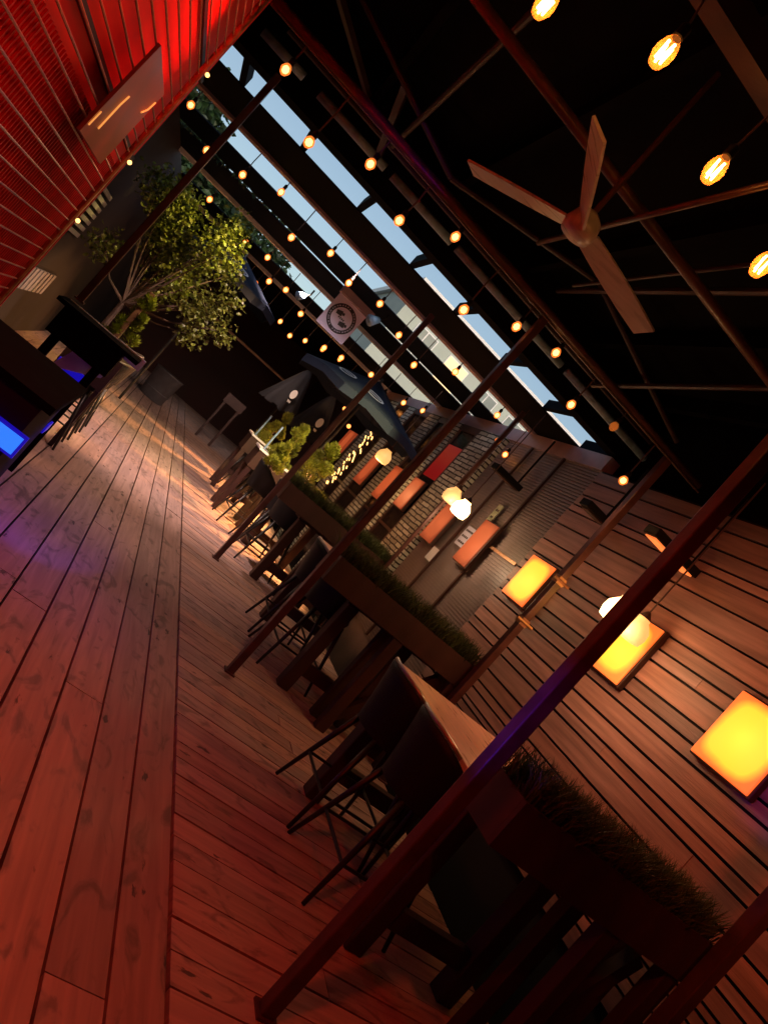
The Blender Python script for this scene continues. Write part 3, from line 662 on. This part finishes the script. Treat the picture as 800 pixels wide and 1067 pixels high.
# ------------------------------------------------------------------ grass planters
def grass_mesh(x0, x1, y0, y1, z, n, hmin, hmax):
    b = MB()
    for _ in range(n):
        x = random.uniform(x0, x1); y = random.uniform(y0, y1); a = random.uniform(0, 2*PI); h = random.uniform(hmin, hmax)
        lx, ly = random.gauss(0, .045), random.gauss(0, .045); w_ = random.uniform(.002, .0045)
        dx, dy = math.cos(a)*w_, math.sin(a)*w_; t_ = random.uniform(.5, 1.5)
        vs = [(x-dx, y-dy, z), (x+dx, y+dy, z), (x+lx*.4+dx*.8, y+ly*.4+dy*.8, z+h*.6), (x+lx*.4-dx*.8, y+ly*.4-dy*.8, z+h*.6), (x+lx*1.3, y+ly*1.3, z+h)]
        b.add(vs, [(0, 1, 2, 3), (3, 2, 4)], (t_, t_*random.uniform(.85, 1.1), t_))
    return b
def planter(y, label, x0=1.68):
    x1 = 3.08; y0, y1 = y-.14, y+.14
    t = thing('grass_planter', ((x0+x1)/2, y, 0), label, 'planter', 'raised timber planters filled with grass')
    b = MB(); b.box((x0, y0, .86), (x1, y0+.025, 1.06)); b.box((x0, y1-.025, .86), (x1, y1, 1.06)); b.box((x0, y0+.026, .86), (x0+.025, y1-.026, 1.06)); b.box((x1-.025, y0+.026, .86), (x1, y1-.026, 1.06)); b.box((x0+.026, y0+.026, .862), (x1-.026, y1-.026, .88))
    part(t, 'trough', b, M['timber'])
    b = MB(); b.box((x0+.027, y0+.027, .882), (x1-.027, y1-.027, 1.03)); part(t, 'soil', b, M['soil'])
    part(t, 'grass', grass_mesh(x0+.01, x1-.01, y0+.01, y1-.01, 1.02, 5200, .07, .20), M['grass'])
    for x in (x0+.75, x1-.06):
        for yy in (y0+.045, y1-.045):
            b = MB(); b.box((x-.045, yy-.035, 0), (x+.045, yy+.035, .857)); part(t, 'leg', b, M['timber'], bevel=.006)
    b = MB(); b.beam((x0+.82, y, .12), (x1-.12, y, .8), .06, .07); part(t, 'brace', b, M['timber'])
    b = MB(); b.box((x0+.8, y-.03, .15), (x1-.11, y+.03, .23)); part(t, 'stretcher', b, M['timber'])
planter(2.16, 'nearest raised timber planter of long brownish grass at the lower right', 1.86)
planter(4.74, 'second raised timber planter of grass, between the near and second tables')
planter(7.30, 'third raised timber planter of greener grass beside the conifers')

# ------------------------------------------------------------------ conifers in white rimmed stands
def conifer_mesh(c, R, H, n, seed):
    rnd = random.Random(seed); b = MB(); clumps = []
    for _ in range(26):
        a = rnd.uniform(0, 2*PI); h = rnd.random(); rr = R*.85*(1-.92*h)*rnd.uniform(.45, 1)
        clumps.append((Vector((rr*math.cos(a), rr*math.sin(a), h*H)), R*rnd.uniform(.22, .40)*(1.1-.55*h), rnd.uniform(.55, 1.4)))
    for _ in range(n):
        cc, cr, tn = rnd.choice(clumps)
        d = Vector((rnd.gauss(0, 1), rnd.gauss(0, 1), rnd.gauss(0, 1)*1.1)).normalized()
        p = Vector(c)+cc+d*cr*rnd.uniform(.5, 1); s = rnd.uniform(.008, .02)
        q = (d+Vector((0, 0, .9))+Vector((rnd.gauss(0, .3), rnd.gauss(0, .3), 0))).normalized(); r_ = q.cross(Vector((rnd.random(), rnd.random(), rnd.random()))).normalized()
        t_ = tn*rnd.uniform(.75, 1.25)
        b.add([p-r_*s*.5, p+r_*s*.5, p+q*s*2.2], [(0, 1, 2)], (t_, t_, t_*.8))
    return b
def conifer(x, y, z, R, H, seed, label):
    t = thing('golden_conifer', (x, y, z), label, 'conifer', 'clipped golden conifers')
    part(t, 'foliage', conifer_mesh((x, y, z), R, H, 5200, seed), M['thuja'])
    b = MB(); b.tube([(x, y, z-.06), (x, y, z+H*.7)], .016, 6, r2=.006); part(t, 'trunk', b, M['bark'])
def stand(x, y, w_, z, label, strut=True):
    t = thing('planter_stand', (x, y, 0), label, 'planter stand', 'tall planter stands with white rims')
    b = MB(); b.box((x-w_/2, y-w_/2, z-.26), (x+w_/2, y-w_/2+.02, z)); b.box((x-w_/2, y+w_/2-.02, z-.26), (x+w_/2, y+w_/2, z)); b.box((x-w_/2, y-w_/2+.021, z-.26), (x-w_/2+.02, y+w_/2-.021, z)); b.box((x+w_/2-.02, y-w_/2+.021, z-.26), (x+w_/2, y+w_/2-.021, z)); b.box((x-w_/2+.021, y-w_/2+.021, z-.25), (x+w_/2-.021, y+w_/2-.021, z-.05))
    part(t, 'box', b, M['timber'])
    b = MB(); k = w_/2+.015
    b.box((x-k, y-k, z+.002), (x+k, y-k+.05, z+.03)); b.box((x-k, y+k-.05, z+.002), (x+k, y+k, z+.03)); b.box((x-k, y-k+.051, z+.002), (x-k+.05, y+k-.051, z+.03)); b.box((x+k-.05, y-k+.051, z+.002), (x+k, y+k-.051, z+.03))
    part(t, 'white_rim', b, M['white'])
    for sx in (-1, 1):
        for sy in (-1, 1):
            b = MB(); b.box((x+sx*(w_/2-.05)-.035, y+sy*(w_/2-.05)-.035, 0), (x+sx*(w_/2-.05)+.035, y+sy*(w_/2-.05)+.035, z-.262)); part(t, 'leg', b, M['timber'])
    b = MB(); b.box((x-w_/2+.09, y-w_/2+.03, .3), (x+w_/2-.09, y-w_/2+.07, .38)); part(t, 'stretcher', b, M['timber'])
    if strut:
        b = MB(); b.tube([(x-w_/2+.03, y-w_/2+.03, z+.03), (x-w_/2+.03, y-w_/2+.03, z+.42)], .014, 8); part(t, 'grey_rod', b, M['gal'])
stand(1.88, 9.75, .5, .98, 'nearer tall planter stand with white rim and a grey rod')
stand(1.92, 11.35, .5, .98, 'farther tall planter stand with white rim and a grey rod')
conifer(2.12, 8.55, 1.02, .30, .66, 1, 'golden conifer nearest the grass planter, in front of the window wall')
conifer(1.72, 8.75, .98, .17, .30, 5, 'low golden conifer shoot left of the one nearest the grass')
conifer(1.93, 9.75, .98, .27, .62, 2, 'golden conifer growing in the nearer white rimmed stand')
conifer(1.92, 11.35, .98, .27, .60, 3, 'golden conifer growing in the farther white rimmed stand')
b = MB(); b.box((-.62, 6.6, .62), (-.2, 7.3, .93)); simple('plant_box', b, M['timber'], 'dark timber box holding the left golden conifer behind the bar end', 'plant box', org=(-.4, 7, .62))
plant_box = [o for o in bpy.data.objects if o.name.startswith('plant_box')][0]
for sx in (-.6, -.22):
    for sy in (6.65, 7.25):
        b = MB(); b.box((sx-.02, sy-.02, 0), (sx+.02, sy+.02, .615)); b.build('leg', M['timber'], parent=plant_box, org=plant_box.location)
conifer(-.40, 7.0, .93, .17, .62, 4, 'golden conifer on the left in front of the leafy tree')

# ------------------------------------------------------------------ leafy trees
def leaves(c, blobs, n, s0, s1, seed, drop=0):
    rnd = random.Random(seed); b = MB(); c = Vector(c)
    tot = sum(r**2 for _, r, _ in blobs)
    for (o, r, tn) in blobs:
        for _ in range(int(n*r**2/tot)):
            d = Vector((rnd.gauss(0, 1), rnd.gauss(0, 1), rnd.gauss(0, 1))).normalized()
            p = c+Vector(o)+d*r*(rnd.random()**.45)*rnd.uniform(.75, 1.12)
            s = rnd.uniform(s0, s1); q = Vector((rnd.gauss(0, 1), rnd.gauss(0, 1), rnd.gauss(0, .7)-drop)).normalized()
            r_ = q.cross(Vector((rnd.gauss(0, 1), rnd.gauss(0, 1), rnd.gauss(0, 1)))).normalized(); nn = q.cross(r_)
            t_ = tn*rnd.uniform(.55, 1.5)
            b.add([p, p+q*s*.35+r_*s*.3, p+q*s*.75+r_*s*.25, p+q*s+nn*s*.12, p+q*s*.75-r_*s*.25, p+q*s*.35-r_*s*.3, p+q*s*.5-nn*s*.08], [(0, 1, 6), (1, 2, 6), (2, 3, 6), (3, 4, 6), (4, 5, 6), (5, 0, 6)], (t_, t_*rnd.uniform(.85, 1.1), t_*.8))
    return b
def tree(base, c, R, blobs_n, n, s0, s1, m, seed, label, name, spread=(1, 1, .8), extra=()):
    rnd = random.Random(seed); t = thing(name, base, label, 'tree'); bl = []
    for _ in range(blobs_n):
        d = Vector((rnd.gauss(0, 1)*spread[0], rnd.gauss(0, 1)*spread[1], rnd.gauss(0, 1)*spread[2]))
        if d.length > 1.5: d = d*1.5/d.length
        bl.append((d*R*.52, R*rnd.uniform(.16, .36), rnd.uniform(.7, 1.3)))
    bl += [(Vector(e)-Vector(c), r, 1.1) for e, r in extra]
    part(t, 'crown', leaves(c, bl, n, s0, s1, seed, .3), m)
    b = MB(); k = R*.035; c = Vector(c); base = Vector(base)
    mid = base+(c-base)*.6
    b.tube([base, base+(mid-base)*.5+Vector((k, 0, 0)), mid], k*1.6, 8, r2=k)
    for o, r, _ in bl: b.tube([mid, mid+(c+o-mid)*.5+Vector((0, 0, -r*.3)), c+o], k*.6, 5, r2=k*.12)
    part(t, 'trunk', b, M['bark'])
tree((-.75, 8.9, 0), (-.68, 8.9, 2.10), .94, 22, 6500, .03, .08, M['leaf'], 11, 'leafy tree lit yellow green on the left behind the bar', 'leafy_tree', (.95, .8, .85),
     extra=(((.25, 8.8, 1.75), .22), ((.05, 8.7, 1.5), .2), ((-.3, 8.6, 2.35), .3), ((-1.1, 8.9, 2.55), .25), ((.1, 8.7, 2.05), .22), ((-.1, 8.6, 1.75), .25)))
tree((-5, 27, -.4), (-4.6, 26, 3.7), 4.4, 40, 8000, .22, .42, M['leafdark'], 21, 'dark green tree seen through the left roof gaps against the sky', 'background_tree', (1, .8, .7))
tree((-.5, 30, -.4), (-.9, 29, 5.2), 2.4, 22, 2200, .22, .40, M['leafdark'], 22, 'thin twiggy tree seen through the middle roof gaps', 'background_tree', (1, .8, .6))
b = leaves((-.9, 9.62, 3.33), [((dx*.14-.7, 0, random.uniform(-.03, .03)), .07, 1) for dx in range(11)], 500, .04, .07, 31)
simple('trailing_vine', b, M['leafdark'], 'green vine trailing along the narrow slit between roof boards', 'vine')

# ------------------------------------------------------------------ umbrellas
def umbrella(x, y, zr, za, R, label, n=8, rot=.25, logo=True):
    t = thing('open_umbrella', (x, y, 0), label, 'umbrella', 'open slate umbrellas')
    b = MB(); rim = []
    for k in range(n):
        a = rot+2*PI*k/n; rim.append(Vector((x+R*math.cos(a), y+R*math.sin(a), zr)))
    ap = Vector((x, y, za)); vs = [ap]+rim; mids = []
    fs = []
    for k in range(n):
        p, q = rim[k], rim[(k+1) % n]; m1 = (p+q)/2*.985+ap*.015+Vector((0, 0, .03)); m2 = (p*.5+ap*.5)+Vector((0, 0, -.0)); m3 = (q*.5+ap*.5); m4 = (m1+ap)/2-Vector((0, 0, .03))
        i = len(b.v); b.add([ap, p, m1, q, m2, m3, m4], [(0, 4, 6), (0, 6, 5), (4, 1, 2, 6), (6, 2, 3, 5)])
        b.add([p, m1, m1-Vector((0, 0, .10)), p-Vector((0, 0, .12))], [(0, 1, 2, 3)]); b.add([m1, q, q-Vector((0, 0, .12)), m1-Vector((0, 0, .10))], [(0, 1, 2, 3)])
    o = part(t, 'canopy', b, M['canvas']); sm = o.modifiers.new('thick', 'SOLIDIFY'); sm.thickness = .004
    b = MB(); b.tube([(x, y, 0), (x, y, za+.06)], .022, 10); part(t, 'pole', b, M['stoolmetal'])
    for k in range(n):
        b = MB(); b.tube([ap-Vector((0, 0, .03)), rim[k]-Vector((0, 0, .015))], .008, 6); part(t, 'rib', b, M['stoolmetal'])
    if logo:
        for a0 in (-2.35, -1.35):
            # an oval mark printed on a canopy panel
            k = min(range(n), key=lambda i: abs(((rot+2*PI*(i+.5)/n)-a0+PI) % (2*PI)-PI)); p, q = rim[k], rim[(k+1) % n]
            m1 = (p+q)/2; cen = m1*.62+ap*.38; ux = (q-p).normalized(); uy = (ap-m1).normalized(); nn = ux.cross(uy).normalized()
            if nn.z < 0: nn = -nn
            b = MB(); N_ = 20; o_ = [cen+nn*.012+ux*.17*math.cos(2*PI*i/N_)+uy*.10*math.sin(2*PI*i/N_) for i in range(N_)]; i_ = [cen+nn*.012+ux*.13*math.cos(2*PI*i/N_)+uy*.065*math.sin(2*PI*i/N_) for i in range(N_)]
            b.add(o_+i_, [(i, (i+1) % N_, N_+(i+1) % N_, N_+i) for i in range(N_)]); b.add([cen+nn*.012-ux*.11-uy*.01, cen+nn*.012+ux*.11-uy*.01, cen+nn*.012+ux*.11+uy*.02, cen+nn*.012-ux*.11+uy*.02], [(0, 1, 2, 3)])
            part(t, 'printed_emblem', b, M['mark'])
umbrella(2.40, 10.25, 2.36, 2.80, 1.12, 'large open slate blue umbrella right of centre below the roof beams')
umbrella(-.10, 12.2, 2.56, 2.98, 1.0, 'open slate blue umbrella partly hidden behind the leafy tree', rot=.5)
def closed_umbrella(x, y, z0, z1, R, label, dx):
    t = thing('closed_umbrella', (x, y, 0), label, 'umbrella', 'folded black umbrellas')
    b = MB(); n = 32; m = 8; vs = []
    for j in range(m+1):
        f = j/m; z = z1-(z1-z0)*f; r = .03+(R-.03)*f**.8
        for k in range(n):
            a = 2*PI*k/n; rr = r*(1+.2*f*math.cos(8*a)+.05*math.sin(3*a+2)); vs.append((x+dx*f+rr*math.cos(a), y+rr*math.sin(a), z-(.05*f if k % 4 < 2 else 0)))
    b.add(vs, [(j*n+k, j*n+(k+1) % n, (j+1)*n+(k+1) % n, (j+1)*n+k) for j in range(m) for k in range(n)]+[tuple(range(n))]); part(t, 'canopy', b, M['canvasblack'], smooth=True)
    b = MB(); b.tube([(x, y, 0), (x, y, z1+.07)], .02, 8); part(t, 'pole', b, M['stoolmetal'])
    b = MB(); b.lathe((x, y, z1+.03), [(.02, 0), (.03, .02), (.01, .05)], 10); part(t, 'finial', b, M['rim'])
    b = MB(); N_ = 18; cx_, cz = x+dx*.6+.03, z0+(z1-z0)*.38; yy = y-R*.86
    b.add([(cx_, yy, cz)]+[(cx_+.055*math.cos(2*PI*i/N_), yy, cz+.085*math.sin(2*PI*i/N_)) for i in range(N_)], [(0, i+1, (i+1) % N_+1) for i in range(N_)])
    for k in range(5): b.add([(cx_-.05+.02*k, yy, cz-.16), (cx_-.037+.02*k, yy, cz-.16), (cx_-.037+.02*k, yy, cz-.12), (cx_-.05+.02*k, yy, cz-.12)], [(0, 1, 2, 3)])
    o = part(t, 'printed_emblem', b, M['mark']); sm = o.modifiers.new('thick', 'SOLIDIFY'); sm.thickness = .006
closed_umbrella(1.90, 12.6, 1.58, 2.42, .33, 'folded black umbrella with a white emblem, left of the pair', -.03)
closed_umbrella(2.36, 11.9, 1.50, 2.34, .32, 'folded black umbrella with a white emblem, right of the pair', .05)

# ------------------------------------------------------------------ hanging sign
t = thing('square_sign', (1.29, 9.5, 2.7), 'square lilac hanging sign with a dark ring emblem, under a brown box', 'sign')
b = MB(); b.box((1.06, 9.5, 2.70), (1.51, 9.54, 3.18)); part(t, 'board', b, M['lilac'])
b = MB(); b.box((1.04, 9.42, 3.182), (1.56, 9.56, 3.28)); part(t, 'header_box', b, M['pink'])
cx_, cz = 1.285, 2.94
def ring(b, r0, r1, y, n=48):
    vs = [(cx_+r0*math.cos(2*PI*i/n), y, cz+r0*math.sin(2*PI*i/n)) for i in range(n)]+[(cx_+r1*math.cos(2*PI*i/n), y, cz+r1*math.sin(2*PI*i/n)) for i in range(n)]
    vs += [(v[0], y+.004, v[2]) for v in vs]
    b.add(vs, [(i, (i+1) % n, n+(i+1) % n, n+i) for i in range(n)]+[(n+i, n+(i+1) % n, 3*n+(i+1) % n, 3*n+i) for i in range(n)]+[(i, 2*n+i, 2*n+(i+1) % n, (i+1) % n) for i in range(n)])
b = MB(); ring(b, .145, .195, 9.495)
for (dx, dz) in ((-.06, .045), (.055, -.05)):
    c0 = Vector((cx_+dx, 9.495, cz+dz)); b.beam(c0-Vector((.05, 0, .012)), c0+Vector((.03, 0, .008)), .006, .05, None, .07, up=(0, 0, 1)); b.beam(c0+Vector((.032, 0, .01)), c0+Vector((.06, 0, .02)), .006, .035)
for k in range(4): b.box((cx_-.05+.025*k, 9.494, cz-.012), (cx_-.034+.025*k, 9.499, cz+.012))
part(t, 'emblem', b, M['ink'])
b = MB()
for k in range(30):
    if k in (14, 29): continue
    a = 2*PI*k/30+PI/2; c0 = Vector((cx_+.17*math.cos(a), 9.492, cz+.17*math.sin(a))); rd = Vector((math.cos(a), 0, math.sin(a))); tg = Vector((-rd.z, 0, rd.x))
    for j in range(random.choice((2, 3))):
        o = tg*(.009*(j-1)); b.beam(c0+o-rd*.010, c0+o+rd*.010*random.uniform(.3, 1), .0035, .004)
part(t, 'ring_lettering', b, M['lilac'])

# flood fixtures
for (x, y, z, lab) in ((.93, 11.6, 3.12, 'grey floodlight fixture hanging beside the left corner of the square sign'), (1.55, 8.9, 3.16, 'grey floodlight fixture hanging above the right corner of the square sign')):
    t = thing('floodlight', (x, y, z), lab, 'floodlight', 'unlit grey floodlights under the roof')
    b = MB(); b.tube([(x-.09, y-.05, z-.09), (x, y, z)], .075, 14, r2=.04); part(t, 'hood', b, M['gal'], smooth=True)
    b = MB(); b.tube([(x, y, z), (x+.05, y, z+.07), (x+.05, y, z+.16)], .014, 8); part(t, 'arm', b, M['black'])

# ------------------------------------------------------------------ far end
t = thing('menu_stand', (1.65, 15.6, 0), 'small reddish board on two legs at the dark far end', 'menu stand')
b = MB(); b.box((1.40, 15.55, .93), (1.86, 15.62, 1.14)); part(t, 'board', b, M['timber'])
for x in (1.46, 1.80):
    b = MB(); b.box((x-.025, 15.56, 0), (x+.025, 15.61, .927)); part(t, 'leg', b, M['timber'])
t = thing('zinc_bin', (.32, 15.5, 0), 'dull zinc tub standing on the far left of the deck', 'tub')
b = MB(); b.lathe((.30, 15.5, 0), [(.24, 0), (.26, .02), (.31, .62), (.33, .64)], 22); part(t, 'tub', b, M['bin'], smooth=True)
b = MB(); b.lathe((.30, 15.5, .2), [(.285, 0), (.292, .012), (.285, .024)], 22); part(t, 'hoop', b, M['bin'])
b = MB(); b.tube([(-.1, 17, 2.12), (2.4, 17, 2.14)], .028, 8); simple('lit_rail', b, M['wire'], 'brownish rail with tiny lights across the dark far end', 'rail', org=(0, 17, 2.1))
for x in (-.05, 2.35):
    pass
# dining set shapes in the dark far right
b = MB(); b.box((2.2, 13.6, .7), (3.3, 14.6, .76)); b.box((2.3, 13.7, 0), (2.38, 13.78, .7)); b.box((3.1, 14.4, 0), (3.18, 14.48, .7)); b.box((2.3, 14.4, 0), (2.38, 14.48, .7)); b.box((3.1, 13.7, 0), (3.18, 13.78, .7))
simple('dark_table', b, M['timber'], 'dark low table in the shadows at the far right end', 'table', org=(2.7, 14, 0))

# ------------------------------------------------------------------ building outside
t = thing('apartment_building', (18, 32, 0), 'pale green apartment block seen through the roof gaps on the right', 'building')
b = MB(); b.box((6.0, 32, -.4), (34, 44, 9.9)); part(t, 'wall', b, M['facade'])
b = MB(); b.box((5.8, 31.7, 9.902), (34.2, 44.2, 10.2)); part(t, 'parapet', b, M['white'])
for j, z in enumerate((1.3, 4.3, 7.2)):
    for i in range(13):
        x = 7.0+i*2.05
        f = MB(); f.box((x, 31.93, z), (x+1.25, 31.998, z+1.5)); fo = part(t, 'window', f, M['white'])
        g_ = MB()
        lit = (j == 2 and i == 1)
        g_.box((x+.06, 31.90, z+.06), (x+.59, 31.929, z+1.44)); g_.box((x+.66, 31.90, z+.06), (x+1.19, 31.929, z+1.44)); g_.build('pane', M['warmwin'] if lit else mat('pane_glass', (.22, .27, .28, 1), .15, var=.2, scale=1), parent=fo, org=t.location)

# ------------------------------------------------------------------ lights
def lamp(kind, loc, energy, col, size=.1, tgt=None, spot=None, blend=.6):
    l = bpy.data.lights.new('lamp', kind); l.energy = energy; l.color = col
    if kind in ('POINT', 'SPOT'): l.shadow_soft_size = size
    if kind == 'AREA': l.size = size
    if spot: l.spot_size = math.radians(spot); l.spot_blend = blend
    o = bpy.data.objects.new('lamp_light', l); C.objects.link(o); o.location = loc
    if tgt is not None: o.rotation_euler = (Vector(tgt)-Vector(loc)).to_track_quat('-Z', 'Y').to_euler()
    return o
WARM = (1, .50, .20); RED = (1, .045, .02)
# strings of bulbs
for (x, y, z, e) in ((.6, 4.5, 2.6, .8), (2.6, 4.5, 2.6, 2.5), (.9, 2.2, 2.8, .5), (-.3, 7.6, 2.6, 7), (2.2, 7.6, 2.6, 7), (.4, 10.9, 2.5, 8), (2.4, 10.9, 2.5, 8), (1.3, 13.9, 2.5, 7)):
    lamp('SPOT', (x, y, z+.2), e*3.4, WARM, .08, (x, y, 0), 165, .5)
# pendants
lamp('POINT', (2.98, 3.72, 1.80), 9, (1, .50, .26), .09)
lamp('POINT', (3.04, 6.66, 1.80), 12, (1, .62, .36), .09)
lamp('POINT', (3.0, 9.8, 1.85), 9, WARM, .09)
for yy in (2.88, 4.07, 5.5): lamp('POINT', (3.34, yy, 1.85), 1.6, (1, .42, .10), .12)
for yy in (6.72, 7.75, 9.16): lamp('POINT', (3.38, yy, 1.82), .5, (1, .25, .08), .1)
# unseen warm spots, assumed: far right washing the deck edge, one on the tree
lamp('SPOT', (3.2, 9.6, 1.5), 650, (1, .42, .14), .05, (1.6, 8.4, 0), 75, .4)
lamp('SPOT', (3.2, 12.6, 1.5), 800, (1, .42, .14), .05, (1.4, 11.4, 0), 75, .4)
lamp('SPOT', (.9, 7.4, 3.2), 560, (1, .66, .58), .05, (.7, 9.4, 0), 95, 1)  # unseen fill spot, added to brighten the middle deck
lamp('SPOT', (.9, 11.5, 3.2), 520, (1, .68, .52), .05, (.7, 14, 0), 95, 1)  # unseen fill spot, added to brighten the far deck
lamp('SPOT', (.4, 5.6, 3.1), 110, (1, .58, .50), .05, (.5, 6.9, 0), 80, 1)  # unseen fill spot, added to brighten the deck past the bar
lamp('SPOT', (.45, 7.9, 3.2), 430, (1, .74, .18), .04, (-.35, 8.8, 2.45), 44, .9)
lamp('SPOT', (.3, 6.2, 2.6), 170, (1, .8, .25), .04, (-.38, 7.0, 1.25), 40, .7)  # unseen spot added to brighten the left conifer
lamp('SPOT', (-1.2, 10.6, 2.4), 60, (1, .5, .2), .05, (.0, 8.6, 0), 60, .6)  # unseen warm spot, added behind the tree
lamp('SPOT', (2.6, 7.7, 3.1), 460, (1, .78, .3), .04, (2.0, 9.6, 1.2), 60, .7)  # unseen spot added to brighten the conifers on the right
# unseen red spots without fixtures, assumed, to tint screen, near deck and cedar wall
lamp('SPOT', (-.45, 4.0, 3.15), 75, RED, .05, (-.88, 3.1, 2.0), 130, .8)
lamp('SPOT', (-.1, 1.8, 2.9), 26, RED, .05, (-.9, 1.8, 1.9), 120, .8)
lamp('SPOT', (.1, .9, 3.2), 78, (1, .05, .012), .05, (.6, 1.9, 0), 105, .9)
lamp('SPOT', (1.9, .8, 2.9), 95, (1, .12, .03), .08, (3.5, 2.6, 1.9), 80, 1)
# blue screen wash, plus unseen spots added to tint post, deck and pipe
lamp('AREA', (-.17, 4.1, .70), 1.6, (.12, .06, 1), .35, (.6, 4.6, 0))
lamp('SPOT', (-.1, 1.6, .75), 110, (.05, .03, 1), .04, (1.55, 1.95, 1.28), 17, .9)
lamp('SPOT', (-.12, 3.3, 1.0), 34, (.20, .10, 1), .05, (.10, 4.75, 0), 34, .5)
lamp('SPOT', (-.5, 2.9, 2.9), 10, (.2, .04, 1), .05, (.2, 4.53, 3.17), 24, .8)

# ------------------------------------------------------------------ world, sun, camera
wd = bpy.data.worlds.new('World'); sc.world = wd; wd.use_nodes = True
nt = wd.node_tree; bg = nt.nodes['Background']
sky = nt.nodes.new('ShaderNodeTexSky'); sky.sky_type = 'NISHITA'; sky.sun_disc = False
SE = 13.0
sky.sun_elevation = math.radians(SE); sky.sun_rotation = math.radians(180); sky.air_density = 1.0; sky.ozone_density = 1.0; sky.dust_density = 2.2
hs = nt.nodes.new('ShaderNodeHueSaturation'); hs.inputs['Saturation'].default_value = .95; hs.inputs['Value'].default_value = .98
nt.links.new(sky.outputs[0], hs.inputs['Color']); nt.links.new(hs.outputs[0], bg.inputs['Color']); bg.inputs['Strength'].default_value = .15
sl = bpy.data.lights.new('sun', 'SUN'); sl.energy = .8; sl.angle = math.radians(20); sl.color = (.9, .9, 1)
so = bpy.data.objects.new('sun', sl); C.objects.link(so); so.rotation_euler = Vector((0, 1, -math.tan(math.radians(30)))).to_track_quat('-Z', 'Y').to_euler()

yaw, pitch, roll = math.radians(20.155), math.radians(-.305), math.radians(41.765)
F = Vector((math.sin(yaw)*math.cos(pitch), math.cos(yaw)*math.cos(pitch), math.sin(pitch)))
R0 = Vector((math.cos(yaw), -math.sin(yaw), 0)); U0 = R0.cross(F)
X = R0*math.cos(roll)+U0*math.sin(roll); D = R0*math.sin(roll)-U0*math.cos(roll)
cam = bpy.data.cameras.new('camera'); co = bpy.data.objects.new('camera', cam); C.objects.link(co)
m3 = Matrix((X, -D, -F)).transposed(); co.matrix_world = Matrix.Translation((0, 0, 1.5)) @ m3.to_4x4()
cam.sensor_fit = 'VERTICAL'; cam.sensor_height = 36; cam.lens = 756.6/1067*36; cam.clip_end = 1000; cam.clip_start = .05
sc.camera = co
sc.view_settings.view_transform = 'Standard'; sc.view_settings.look = 'None'; sc.view_settings.exposure = 0; sc.view_settings.gamma = 1
sc.render.engine = 'CYCLES'; sc.cycles.use_denoising = True
sc.cycles.max_bounces = 5; sc.cycles.diffuse_bounces = 3; sc.cycles.sample_clamp_indirect = 4; sc.cycles.caustics_reflective = False; sc.cycles.caustics_refractive = False
